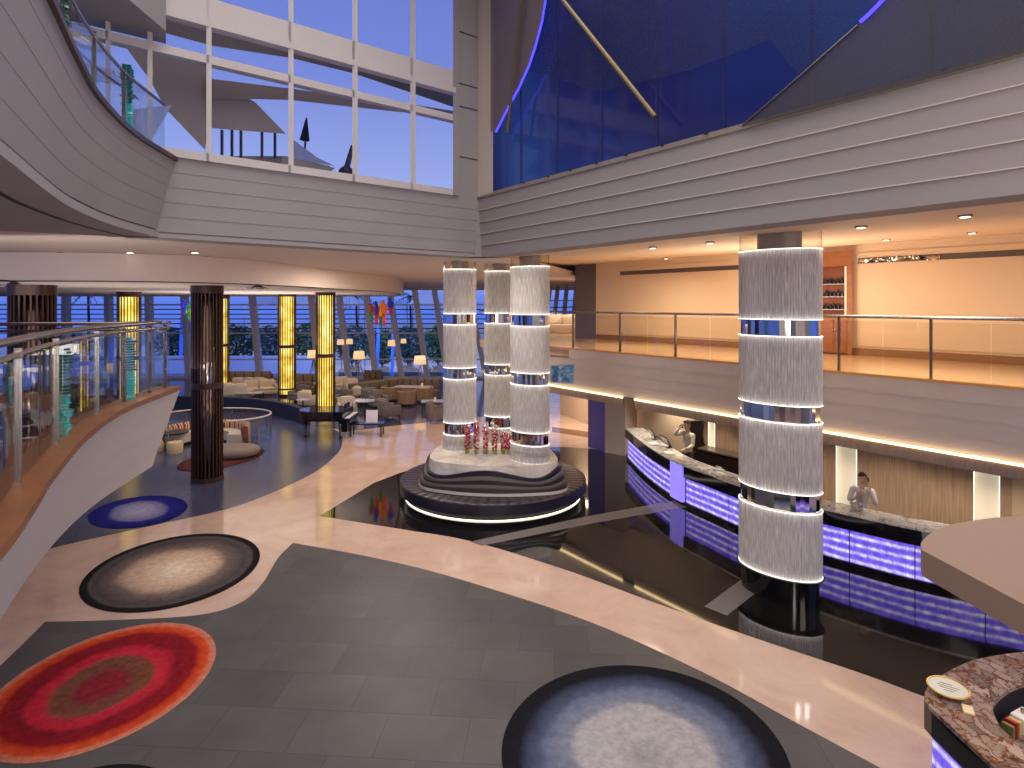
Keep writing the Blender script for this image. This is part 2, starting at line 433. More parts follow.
# --- upper left balcony band, same plan, z 7.45 .. 6.1
ZU = 7.45
corner = WL.at(478); wl_left = WL.at(176)
ub = catmull([Vector(p) for p in ((-2.9,2.2),(-2.75,2.95),(-3.05,3.6),(-3.7,4.83),(-4.3,5.95),(-4.83,7.03),(-5.34,8.5))]+[wl_left], 8)
def stepped(zt, zb, n, step, slant, back, lip=.10):
    pr = [(-back, zt), (0, zt)]
    for k in range(n):
        za = zt-(zt-zb-lip)*k/n; z2 = zt-(zt-zb-lip)*(k+1)/n
        o = -step*k
        pr += [(o, za), (o-slant, z2)] if k == 0 else [(o, za-.0), (o-slant, z2)]
    o = -step*(n-1)-slant
    pr += [(o-.05, zb+lip), (o-.05, zb+lip*.75), (o+.02, zb+lip*.75), (o+.02, zb)]
    pr += [(-back, zb)]
    return pr
bm = B(); sweep(bm, ub, stepped(ZU, 6.1, 5, .055, .052, 1.0, .14)); struct('wall_upper_left', bm, plaster)
# dark shadow groove lines in the soffit
grv = off2(ub, -.72)
bm = B(); sweep(bm, grv, [(0, 6.095), (.06, 6.095), (.06, 6.11), (0, 6.11)]); struct('trim_1', bm, joint)
# straight part of the left band, from the balcony end to the corner
c2 = corner
wl_far = Vector(WL.at(130))
rb_end = WR.at(1024)+(WR.at(1024)-corner).normalized()*4
dr = (Vector(rb_end)-Vector(c2)).normalized(); dl_ = (wl_far-Vector(c2)).normalized()
bm = B(); sweep(bm, [wl_far, Vector(c2), Vector(c2)+dr*.02], stepped(ZU, 6.1, 5, .02, .012, .6, .10)); struct('wall_upper_window', bm, plaster)
bm = B(); sweep(bm, [Vector(c2)+dl_*.02, Vector(c2), Vector(rb_end)], stepped(ZU, 6.1, 5, .02, .012, .6, .002)); struct('wall_upper_right', bm, mat('plaster_mauve', srgb(156,148,145), .75))
# right band, from the corner towards the eye
bandz = [ZU-(ZU-6.102)*k/5 for k in range(6)]
# thin light ledges between the courses of the right band
led_edge = mat('pale_ledge', srgb(214,200,188), .5)
for k in range(1, 5):
    z = bandz[k]
    bm = B(); sweep(bm, [Vector(corner), Vector(rb_end)], [(-.02*k+.002, z-.008), (-.02*k+.026, z-.008), (-.02*k+.026, z+.003), (-.02*k+.002, z+.003)]); struct('trim_2', bm, led_edge)
# top trim of right band with small spots
bm = B(); sweep(bm, [Vector(corner), Vector(rb_end)], [(-.25, ZU), (.03, ZU), (.03, ZU+.05), (-.03, ZU+.05), (-.03, ZU+.10), (-.25, ZU+.10)]); struct('trim_3', bm, mat('brown_trim', srgb(140,128,118), .4))

# upper balustrade on left balcony
uctr = off2(ub, -.17)
ps = [s_at_px(uctr, x) for x in (20, 94, 124, 165)]; ps = [s for s in ps if s]
upbal = balustrade('glass_balustrade', 'curved glass balustrade on the upper left balcony beside the tall windows', ub, ZU, .95, ps, .17, railglass, capw=.2, cap=bronze, rails=((0,.86,.025),(-.42,.95,.02)))
# floor of the upper balcony
bm = B(); flat(bm, [p for p in off2(ub, -.2)]+[wl_left+Vector((-.2,.1)), Vector((-16, 4)), Vector((-16,-4)), Vector((-3,-4))], ZU+.002); struct('floor', bm, panelgrey)
bm = B(); flat(bm, [p for p in off2(ub, -.95)]+[WL.at(176)+Vector((-.2,.4)), Vector((-16, 4)), Vector((-16,-4)), Vector((-3,-4))], 6.12); struct('ceiling', bm, plaster)

# teal glass stacks on the balconies
teal = mat('teal_glass', srgb(20,120,120), .08, 0, .6, emit=srgb(10,150,140), es=.35)
teal_d = mat('dark_teal_glass', srgb(20,80,76), .08, 0, .6, emit=srgb(10,90,70), es=.10)
def stack(px, path, zb, n, h, lab):
    s = s_at_px(path, px); p = along(path, s)
    t = thing('glass_stack', lab, 'glass sculpture', (p.x, p.y, zb), rz=.4)
    rnd = random.Random(px*7+n)
    for k in range(n):
        bm = B(); w = .05+rnd.random()*.02; z = h*k/n
        box(bm, -w, w, -w, w, z, z+h/n*.62); M = Matrix.Rotation(rnd.uniform(-.5,.5), 4, 'Z'); bm.transform(M)
        obj('glass_plate', bm, teal if k < n*.45 else teal_d, t)
    bm = B(); box(bm, -.022, .022, -.022, .022, 0, h); obj('core', bm, emis('teal_glow', srgb(40,200,190), .6), t)
pin = off2(bal, -.22); pinu = off2(ub, -.22)
stack(62, pin, ZT, 26, .95, 'tall stack of teal glass plates lit green, nearer one on lower left balcony')
stack(130, pin, ZT, 24, .92, 'slim stack of teal glass plates lit green, farther one on lower left balcony')
stack(60, pinu, ZU, 24, 1.0, 'stack of dark teal glass plates at top left edge of upper balcony')
stack(127, pinu, ZU, 26, 1.05, 'stack of dark green glass plates on upper balcony beside pale window')

# ================================================================ upper left window wall
def wpt(px, z, off=0):
    q = WL.at(px, off); return Vector((q.x, q.y, z))
mull = [209, 291, 355, 413, 456]
ext_left = []
def wbeam(bm, a, b, z0, z1, o0=-.05, o1=.14):
    """slab on the window plane between picture columns a..b, z0..z1, front offset o0, back o1"""
    f = [wpt(a,z0,o0), wpt(b,z0,o0), wpt(b,z1,o0), wpt(a,z1,o0)]; k = [wpt(a,z0,o1), wpt(b,z0,o1), wpt(b,z1,o1), wpt(a,z1,o1)]
    hexa(bm, f, k)
def bay(n, a, b, label):
    wa = (b-a); mw = 2.6
    t = bpy.data.objects.new('window_%d' % n, None); C.objects.link(t); q = wpt((a+b)/2, ZU); t.location = q; t['kind'] = 'structure'
    bm = B()
    wbeam(bm, a-mw, a+mw, ZU, 14)            # left mullion
    wbeam(bm, a+mw, b, ZU, ZU+.14)           # sill
    wbeam(bm, a+mw, b, 9.13, 9.27)           # transom
    wbeam(bm, a+mw, b, 9.76, 9.88, -.07)    # ledge under the spandrel
    wbeam(bm, a+mw, b, 9.86, 10.26)         # spandrel
    wbeam(bm, a+mw, b, 12.9, 13.05)
    obj('window_frame', bm, framegrey, t, world=True)
    for z0, z1 in ((ZU+.14, 9.13), (9.27, 9.76), (10.26, 12.9)):
        bm = B(); f = [wpt(a+mw,z0,.05), wpt(b,z0,.05), wpt(b,z1,.05), wpt(a+mw,z1,.05)]
        bm.faces.new([bm.verts.new(v) for v in f]); obj('pane', bm, winglass, t, world=True)
for i, (a, b) in enumerate(zip([96, 150]+mull, [150]+mull)):
    if i == 0: continue
xs = [150]+mull
for i, (a, b) in enumerate(zip(xs, xs[1:])): bay(i+1, a, b, '')
# bays behind the balcony, further left
for j, (a, b) in enumerate(((60,108),(108,150))): bay(len(xs)+j, a, b, '')
# soffit slab of the next floor over the upper balcony
sl_ = [Vector(WL.at(166,-.25)), Vector(WL.at(166,.3)), Vector(WL.at(20,.3))]+[Vector(p) for p in ((-9,4),(-4.9,5.6),(-5.2,7.2),(-5.55,8.4))]
bm = B(); prism(bm, sl_, 9.42, 10.3); struct('ceiling_upper_balcony', bm, panelgrey)
# pier at the corner
bm = B(); a, b = 456, 478
wbeam(bm, 453, 459, ZU, 14, -.06, .2)
f = [wpt(459,ZU,.0), wpt(478,ZU,0), wpt(478,14,0), wpt(459,14,0)]; k = [wpt(459,ZU,.3), wpt(478,ZU,.3), wpt(478,14,.3), wpt(459,14,.3)]
hexa(bm, f, k); struct('wall_corner_left', bm, panelgrey)
bm = B()
for z in (8.35+.6*0, 9.5, 10.02, 11.2): wbeam(bm, 459.5, 477.5, z, z+.02, -.012, .0)
struct('trim_4', bm, joint)
def rpt(px, z, off=0):
    q = WR.at(px, off); return Vector((q.x, q.y, z))
def rslab(bm, a, b, z0, z1, o0, o1):
    hexa(bm, [rpt(a,z0,o0), rpt(b,z0,o0), rpt(b,z1,o0), rpt(a,z1,o0)], [rpt(a,z0,o1), rpt(b,z0,o1), rpt(b,z1,o1), rpt(a,z1,o1)])
bm = B(); rslab(bm, 478, 493, ZU, 14, 0, .5); struct('wall_corner_right', bm, plaster_w)
# ================================================================ blue glass wall on the right, with mesh sails in front
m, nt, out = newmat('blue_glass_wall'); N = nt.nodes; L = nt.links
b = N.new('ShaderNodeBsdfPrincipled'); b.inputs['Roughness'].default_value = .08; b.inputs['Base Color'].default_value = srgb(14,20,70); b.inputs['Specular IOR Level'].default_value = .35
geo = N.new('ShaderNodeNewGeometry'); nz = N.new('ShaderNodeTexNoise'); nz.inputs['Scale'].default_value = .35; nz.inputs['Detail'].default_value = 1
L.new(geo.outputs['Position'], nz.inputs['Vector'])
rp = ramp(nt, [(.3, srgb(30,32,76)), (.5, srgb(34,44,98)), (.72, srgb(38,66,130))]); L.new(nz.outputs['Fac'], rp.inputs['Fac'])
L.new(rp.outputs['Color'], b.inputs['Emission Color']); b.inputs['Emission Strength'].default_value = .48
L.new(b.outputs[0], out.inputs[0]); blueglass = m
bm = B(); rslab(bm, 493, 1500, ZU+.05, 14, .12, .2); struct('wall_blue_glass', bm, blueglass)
bm = B()
for px in (520, 556, 600, 655, 722, 810, 930): rslab(bm, px, px+1.5+(px-500)*.006, ZU+.05, 14, .105, .12)
struct('trim_5', bm, mat('deep_blue_mullion', srgb(24,28,66), .3, emit=srgb(20,26,64), es=.5))
def meshmat(name, col, dens, alpha, glow=None):
    m, nt, out = newmat(name); N = nt.nodes; L = nt.links
    d = N.new('ShaderNodeBsdfPrincipled'); d.inputs['Base Color'].default_value = col; d.inputs['Roughness'].default_value = .6
    tr = N.new('ShaderNodeBsdfTransparent')
    geo = N.new('ShaderNodeNewGeometry'); mp = N.new('ShaderNodeMapping'); mp.inputs['Rotation'].default_value = (0, .9, .4)
    L.new(geo.outputs['Position'], mp.inputs['Vector'])
    w = N.new('ShaderNodeTexWave'); w.inputs['Scale'].default_value = dens; w.inputs['Distortion'].default_value = .4; w.inputs['Detail'].default_value = 0
    L.new(mp.outputs[0], w.inputs['Vector'])
    ma = N.new('ShaderNodeMath'); ma.operation = 'MULTIPLY_ADD'; ma.inputs[1].default_value = .6; ma.inputs[2].default_value = alpha-.3; ma.use_clamp = True
    L.new(w.outputs['Fac'], ma.inputs[0])
    mx = N.new('ShaderNodeMixShader'); L.new(ma.outputs[0], mx.inputs[0]); L.new(tr.outputs[0], mx.inputs[1]); L.new(d.outputs[0], mx.inputs[2])
    L.new(mx.outputs[0], out.inputs[0]); return m
sailm = meshmat('sail_mesh', srgb(118,98,84), 20, .82)
saild = meshmat('dark_sail_mesh', srgb(66,62,64), 22, .80)
veil  = meshmat('fine_mesh_veil', srgb(24,34,84), 10, .45)
def sail(name, label, poly, off, m, cat='mesh sail', bulge=0):
    bm = B(); bm.faces.new([bm.verts.new(WR.pt(x, y, off)) for x, y in poly])
    return tag(obj(name, bm, m, world=True), label, cat)
EL = [(546,-8),(541,22),(534,48),(528,66),(518,88),(507,108),(495,132)]
sl = sail('mesh_sail', 'brown perforated mesh sail hanging beside the corner pier, purple lit edge', [(490.5,132),(490.5,-8)]+EL, -.10, sailm)
bm = B(); tube(bm, [WR.pt(x+1, y, -.12) for x, y in EL], .022, 6)
ls = obj('light_strip', bm, emis('purple_led', srgb(60,50,255), 3.2), world=True)
ls.parent = sl; ls.location = ls.location-sl.location
sr = sail('mesh_sail', 'large dark grey perforated mesh sail rising to the right edge', [(742,127),(800,77),(858,26),(888,-6),(1100,-6),(1100,32),(1024,53),(880,92)], -.08, saild)
bm = B(); tube(bm, [WR.pt(x, y, -.09) for x, y in ((860,22),(868,15),(878,5),(888,-6))], .022, 6)
l2 = obj('light_strip', bm, bpy.data.materials['purple_led'], world=True); l2.parent = sr; l2.location = l2.location-sr.location
bm = B(); tube(bm, [WR.pt(x, y, -.09) for x, y in ((742,126),(800,76),(858,25))], .014, 6)
l3 = obj('edge_cable', bm, steel_d, world=True); l3.parent = sr; l3.location = l3.location-sr.location
sail('mesh_veil', 'fine dark blue mesh veil stretched over the upper blue glass', [(546,-6),(541,22),(528,70),(600,92),(690,70),(770,40),(800,77),(858,26),(888,-6)], .0, veil, 'mesh veil')
gm = mat('gold_rod', srgb(112,94,64), .4, .6)
bm = B(); tube(bm, [WR.pt(553,-12,-.2), WR.pt(655,117,-.2)], .045, 10); tag(obj('strut_rod', bm, gm, world=True), 'long gold rod slanting across the blue glass wall', 'rod')
bm = B(); tube(bm, [WR.pt(524,-12,-.2), WR.pt(507,133,-.2)], .035, 10); tag(obj('strut_rod', bm, gm, world=True), 'short bronze rod in front of the brown mesh sail', 'rod')
for px in (524, 548, 570, 596, 626, 662, 706, 766, 846, 944):
    p = rpt(px, ZU+.075, -.035); bm = B(); lathe(bm, [(.0,-.01),(.03,-.01),(.03,.01),(0,.01)], 10, p)
    tag(obj('spot_fitting', bm, black, world=True), 'tiny dark spot fitting on the ledge under the blue glass', 'spotlight', 'spot fittings along the right ledge')
# ================================================================ ceiling high above, back wall
bm = B(); box(bm, -18, 14, -6, 16, 14, 14.2); struct('ceiling', bm, plaster)
bm = B(); box(bm, -16, 14, -6.2, -6, 0, 14); struct('wall_back', bm, plaster)
# ================================================================ mezzanine on the right
def mpt(px, z, off=0):
    q = MZ.at(px, off); return Vector((q.x, q.y, z))
ZM = 3.66
mA, mB = MZ.at(569), MZ.at(1250)
fasc = [(-.3, ZM)]
for k in range(4):
    za = ZM-1.16*k/4; z2 = ZM-1.16*(k+1)/4; o = -.035*k
    fasc += [(o, za), (o-.008, z2)]
fasc += [(-.3, 2.5)]
bm = B(); sweep(bm, [Vector(mA), Vector(mB)], fasc); struct('wall_mezzanine', bm, mauve)
m0 = MZ.at(500, .45); m1 = MZ.at(572, .45)
bm = B(); sweep(bm, [Vector(m0), Vector(m1)], [(0, ZM), (0, 2.5), (-.3, 2.5), (-.3, ZM)]); struct('wall_mezzanine_return', bm, mauve)
bm = B(); prism(bm, [MZ.at(480, .3), MZ.at(1250, .3), MB.at(1400, -.0), MB.at(560, 0)], 3.4, ZM-.005); struct('floor', bm, mat('mezzanine_floor', srgb(214,180,142), .18, var=.06))
# led line and stone valance under the fascia (with a gap beside the pier)
for a, b in ((490, 622), (634, 1250)):
    bm = B(); p, q = MZ.at(a, .05), MZ.at(b, .05)
    sweep(bm, [Vector(p), Vector(q)], [(0, 2.455), (0, 2.495), (-.04, 2.495), (-.04, 2.455)]); struct('trim_6', bm, led_warm)
    bm = B(); sweep(bm, [Vector(p), Vector(q)], [(-.06, 2.46), (-.03, 2.46), (-.03, 2.24), (-.06, 2.24), (-.06, 2.24)]); struct('trim_7', bm, mat('valance_stone', srgb(150,128,116), .6, var=.15, vscale=6, stretch=(3,3,.6)))
bm = B(); prism(bm, [MZ.at(480, .12), MZ.at(1250, .12), RW.at(1300, .4), RW.at(560, .4)], 2.5, 2.6); struct('ceiling', bm, plaster_w)
# gold base strip + balustrade
t = thing('glass_balustrade', 'straight glass balustrade with metal handrail along the right mezzanine', 'balustrade', tuple(mpt(760, ZM)))
bm = B(); sweep(bm, [MZ.at(480), MZ.at(1250)], [(.02, ZM), (.02, ZM+.045), (-.12, ZM+.045), (-.12, ZM)]); obj('base_strip', bm, mat('golden_strip', srgb(214,158,92), .4), t, world=True)
bm = B(); tube(bm, [mpt(480, ZM+1.1, .06), mpt(1250, ZM+1.1, .06)], .03, 10); obj('handrail', bm, steel, t, True, world=True)
js = [500, 540, 573, 596, 620, 647.6, 675.5, 710, 742, 790, 839, 882.7, 931, 991, 1060, 1140]
posts = {573, 620, 675.5, 742, 839, 931, 1060}
for a, b in zip(js, js[1:]):
    bm = B(); hexa(bm, [mpt(a+.6,ZM+.045,.05), mpt(b-.4,ZM+.045,.05), mpt(b-.4,ZM+1.02,.05), mpt(a+.6,ZM+1.02,.05)], [mpt(a+.6,ZM+.045,.062), mpt(b-.4,ZM+.045,.062), mpt(b-.4,ZM+1.02,.062), mpt(a+.6,ZM+1.02,.062)])
    obj('glass_panel', bm, warmglass, t, world=True)
for px in js:
    if px in posts:
        bm = B(); beam(bm, mpt(px, ZM+.045, .03), mpt(px, ZM+1.08, .05), .03, .06, (MZ.n.x, MZ.n.y, 0)); obj('post', bm, steel_d, t, world=True)
# back wall, sloping ceiling, baseboard
warmwall = mat('warm_wall', srgb(232,206,172), .7)
def bpt(px, z, off=0):
    q = MB.at(px, off); return Vector((q.x, q.y, z))
def bslab(bm, a, b, z0, z1, o0, o1):
    hexa(bm, [bpt(a,z0,o0), bpt(b,z0,o0), bpt(b,z1,o0), bpt(a,z1,o0)], [bpt(a,z0,o1), bpt(b,z0,o1), bpt(b,z1,o1), bpt(a,z1,o1)])
bm = B(); bslab(bm, 596, 1400, 3.4, 6.6, 0, .2); struct('wall_right', bm, warmwall)
bm = B(); bslab(bm, 619, 815, 3.9, 6.34, -.035, -.001); struct('trim_8', bm, warmwall)
bm = B(); bslab(bm, 857, 1400, 3.9, 6.34, -.035, -.001); struct('trim_8', bm, warmwall)
bm = B(); bslab(bm, 596, 822, 3.66, 3.84, -.05, -.0); bslab(bm, 850, 1400, 3.66, 3.84, -.05, -.0); struct('baseboard_right', bm, mat('baseboard_brown', srgb(150,108,70), .35))
bm = B()
a, b = WR.at(478, .4), WR.at(1300, .4); c, d = MB.at(1500, .1), MB.at(560, .1)
hexa(bm, [(a.x-.6,a.y+.6,6.13),(b.x,b.y,6.12),(c.x,c.y,6.56),(d.x,d.y,6.56)], [(a.x-.6,a.y+.6,6.7),(b.x,b.y,6.7),(c.x,c.y,6.75),(d.x,d.y,6.75)]); struct('ceiling', bm, mat('warm_ceiling', srgb(232,206,180), .7))
# slot recesses
slotm, nt, out = newmat('crumpled_foil'); N = nt.nodes; L = nt.links
b = N.new('ShaderNodeBsdfPrincipled'); b.inputs['Metallic'].default_value = 1; b.inputs['Roughness'].default_value = .12; b.inputs['Base Color'].default_value = srgb(200,196,190)
g = N.new('ShaderNodeNewGeometry'); n = N.new('ShaderNodeTexNoise'); n.inputs['Scale'].default_value = 3; L.new(g.outputs['Position'], n.inputs['Vector'])
bp = N.new('ShaderNodeBump'); bp.inputs['Distance'].default_value = .3; bp.inputs['Strength'].default_value = .8; L.new(n.outputs['Fac'], bp.inputs['Height']); L.new(bp.outputs[0], b.inputs['Normal'])
rp = ramp(nt, [(.35, srgb(70,64,58)), (.6, srgb(210,200,180))]); L.new(n.outputs['Fac'], rp.inputs['Fac']); L.new(rp.outputs[0], b.inputs['Base Color'])
L.new(b.outputs[0], out.inputs[0])
for a, b_, lab in ((620, 800, 'long thin metallic slot fixture high on the orange wall, left of the big column'), (858, 1400, 'long crinkled metallic slot fixture high on the orange wall, right of the wooden cabinet')):
    q = bpt((a+b_)/2, 6.05, -.05)
    t = thing('slot_fixture', lab, 'wall fixture', tuple(q))
    bm = B(); bslab(bm, a, b_, 6.06, 6.20, -.045, -.034); obj('dark_recess', bm, mat('slot_dark', srgb(104,94,86), .4, .3), t, world=True)
    if a < 700: continue
    b_ = 940; bm = B()
    nseg = 60; top = []; bot = []
    rnd = random.Random(a)
    for k in range(nseg+1):
        px = a+(b_-a)*(k/nseg)**1.4; o = -.05-.02*rnd.random()
        zc = 6.13+rnd.uniform(-.02,.02); h = .035+.025*rnd.random()
        bot.append(bm.verts.new(bpt(px, zc-h, o))); top.append(bm.verts.new(bpt(px, zc+h, o-.03*rnd.random())))
    for k in range(nseg): bm.faces.new((bot[k], bot[k+1], top[k+1], top[k]))
    obj('metal_ribbon', bm, slotm, t, world=True, smooth=True)
# wooden display cabinet with three shelves
cabw = mat('cabinet_wood', srgb(160,102,62), .4, var=.12, vscale=3, stretch=(1,1,6))
t = thing('display_cabinet', 'orange wooden display cabinet with dark shelf niche behind the big column', 'cabinet', tuple(bpt(834, ZM, -.15)))
bm = B(); bslab(bm, 819, 851, ZM, 6.42, -.02, .25); obj('carcass', bm, cabw, t, world=True)
bm = B(); bslab(bm, 847, 852, ZM, 6.44, -.22, -.02); obj('frame', bm, cabw, t, world=True)
bm = B(); bslab(bm, 818, 847, 6.02, 6.42, -.16, -.02); obj('fascia_board', bm, cabw, t, world=True)
KX = 832.6
bm = B(); bslab(bm, 820, 833.5, ZM+.03, 4.66, -.16, -.02); dr_ = obj('door', bm, cabw, t, world=True); kb = B(); ellipsoid(kb, bpt(KX, 4.3, -.17), .025, .025, .025, 8, 6); obj('knob', kb, steel, dr_, world=True)
KX = 835
bm = B(); bslab(bm, 834, 846.6, ZM+.03, 4.66, -.16, -.02); dr_ = obj('door', bm, cabw, t, world=True); kb = B(); ellipsoid(kb, bpt(KX, 4.3, -.17), .025, .025, .025, 8, 6); obj('knob', kb, steel, dr_, world=True)
bm = B(); bslab(bm, 820, 845, 4.72, 6.0, -.03, -.021); obj('back_panel', bm, mat('red_brown_back', srgb(128,70,44), .4), t, world=True)
shm = mat('glass_shelf', srgb(220,214,200), .15)
zsh = [4.86, 5.2, 5.54]
for z in [4.70]+zsh:
    bm = B(); bslab(bm, 820, 845, z-.015, z, -.2, -.03); obj('shelf', bm, shm, t, world=True)
bm = B(); bslab(bm, 844.6, 846.4, 4.68, 6.0, -.22, -.2); obj('edge_light', bm, mat('pale_edge', srgb(236,214,190), .3, emit=srgb(255,230,200), es=.25), t, world=True)
dk = mat('dark_bottle_glass', srgb(30,22,20), .15)
rnd = random.Random(3)
for i, z in enumerate(zsh):
    for k in range(6):
        q = bpt(822.5+k*3.9, z, -.11); h = rnd.uniform(.13,.2)
        bm = B(); lathe(bm, [(.0,0),(.04,0),(.042,h*.55),(.018,h*.75),(.018,h),(0,h)], 8)
        bm.transform(Matrix.Translation(q))
        tag(obj('bottle', bm, dk, world=True), 'small dark bottle on the %s shelf of the wooden display cabinet' % ['bottom','middle','top'][i], 'bottle', 'bottles on the %s cabinet shelf' % ['bottom','middle','top'][i])
# grey pier at the far end of the mezzanine and what is behind it
pierm = mat('dark_grey_pier', srgb(96,90,88), .6)
q = MB.at(596); 
bm = B(); p0 = Vector((q.x, q.y)); dv = Vector((P(575,300,23.5).x, 23.5))
hexa(bm, [(dv.x,dv.y,3.4),(p0.x+.02,p0.y,3.4),(p0.x+.02,p0.y,6.7),(dv.x,dv.y,6.7)], [(dv.x+.3,dv.y+2,3.4),(p0.x+1.0,p0.y+2,3.4),(p0.x+1.0,p0.y+2,6.7),(dv.x+.3,dv.y+2,6.7)]); struct('wall_pier', bm, pierm)

# ================================================================ reception back wall
woodwall = mat('reception_wood', srgb(178,146,120), .55, var=.22, vscale=5, stretch=(6,6,.25))
def wpt2(px, z, off=0):
    q = RW.at(px, off); return Vector((q.x, q.y, z))
def wslab(bm, a, b, z0, z1, o0, o1):
    hexa(bm, [wpt2(a,z0,o0), wpt2(b,z0,o0), wpt2(b,z1,o0), wpt2(a,z1,o0)], [wpt2(a,z0,o1), wpt2(b,z0,o1), wpt2(b,z1,o1), wpt2(a,z1,o1)])
bm = B(); wslab(bm, 690, 1300, 0, 2.5, .25, .4); struct('wall_reception', bm, plaster_w)
bm = B()
for a, b in ((703, 708.2), (715, 836), (857, 973.5), (1000, 1012)): wslab(bm, a, b, 0, 2.5, 0, .2)
struct('wall_reception_panels', bm, woodwall)
bm = B(); wslab(bm, 1012, 1300, 0, 2.5, -.02, .2); struct('wall_reception_end', bm, mat('beige_panel', srgb(206,180,150), .6))
glowp, nt, out = newmat('lit_niche_panel'); N = nt.nodes; L = nt.links
bb = N.new('ShaderNodeBsdfPrincipled'); bb.inputs['Base Color'].default_value = srgb(238,226,206); bb.inputs['Roughness'].default_value = .6
bb.inputs['Emission Color'].default_value = srgb(255,240,206); bb.inputs['Emission Strength'].default_value = .22
L.new(bb.outputs[0], out.inputs[0])
for a, b, lab in ((708.2, 715, 'narrow'), (836, 857, 'behind the woman'), (973.5, 1000, 'right')):
    bm = B(); wslab(bm, a, b, 0, 2.5, .12, .14); struct('trim_9', bm, glowp)
    bm = B(); wslab(bm, a, a+.6+(b-a)*.01, .1, 2.5, .05, .07); wslab(bm, b-.6-(b-a)*.01, b, .1, 2.5, .05, .07); struct('trim_10', bm, led_white)
# beige wall left of the wood panels, dark brown swoop, pier
bm = B(); hexa(bm, [wpt2(560,0,3.2), wpt2(700,0,.1), wpt2(700,2.5,.1), wpt2(560,2.5,3.2)], [wpt2(560,0,3.5), wpt2(700,0,.4), wpt2(700,2.5,.4), wpt2(560,2.5,3.5)]); struct('wall_reception_left', bm, mat('sand_wall', srgb(226,200,172), .65))
dkbrown = mat('espresso_wood', srgb(40,28,24), .3)
sw = [(689,421),(702,421),(702.5,436),(705,446),(710,453),(716,457),(722,461),(716,470),(689,470)]
bm = B()
def swp(px, py, off): q = RW.at(px, off); return Vector((q.x, q.y, HC-(py-HY)/F*q.y))
fa = [bm.verts.new(swp(x, y, -.12)) for x, y in sw]; fb = [bm.verts.new(swp(x, y, -.02)) for x, y in sw]
bm.faces.new(fa); bm.faces.new(fb[::-1])
for i in range(len(sw)):
    j = (i+1) % len(sw); bm.faces.new((fa[i], fa[j], fb[j], fb[i]))
struct('trim_11', bm, dkbrown)
# pier slab by the left end of the desk: blue-lit left face, pale right face
pA, pB, pC = G(588,446), G(605,452.5), G(625,456)
bk = Vector((.6, 1.0, 0))
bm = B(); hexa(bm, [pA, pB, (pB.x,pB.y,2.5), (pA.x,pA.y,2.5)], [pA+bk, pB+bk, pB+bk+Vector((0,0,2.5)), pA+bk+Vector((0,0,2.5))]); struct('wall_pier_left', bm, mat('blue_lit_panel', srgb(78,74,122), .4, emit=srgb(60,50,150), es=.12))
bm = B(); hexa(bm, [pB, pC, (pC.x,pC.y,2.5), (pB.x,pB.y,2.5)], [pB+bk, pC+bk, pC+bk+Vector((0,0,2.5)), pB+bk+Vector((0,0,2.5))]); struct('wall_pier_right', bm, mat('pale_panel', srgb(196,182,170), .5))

# ================================================================ reception desk
out_px = [(626,460),(636,471),(650,484),(671,499.5),(690,509.5),(708,517.5),(740,532),(780,546.5),(820.5,560),(866,573),(913,585.5),(970,598),(1024,608)]
dpath = catmull([Vector(G2(x, y)) for x, y in out_px]+[Vector((10.2, 8.75))], 6)
# travel far -> near; right of travel = towards the atrium
countertop = marblemat('counter_marble', [(.3, srgb(96,90,88)), (.45, srgb(176,170,166)), (.55, srgb(220,214,208)), (.7, srgb(140,128,120))], 2.6, .08, 3)
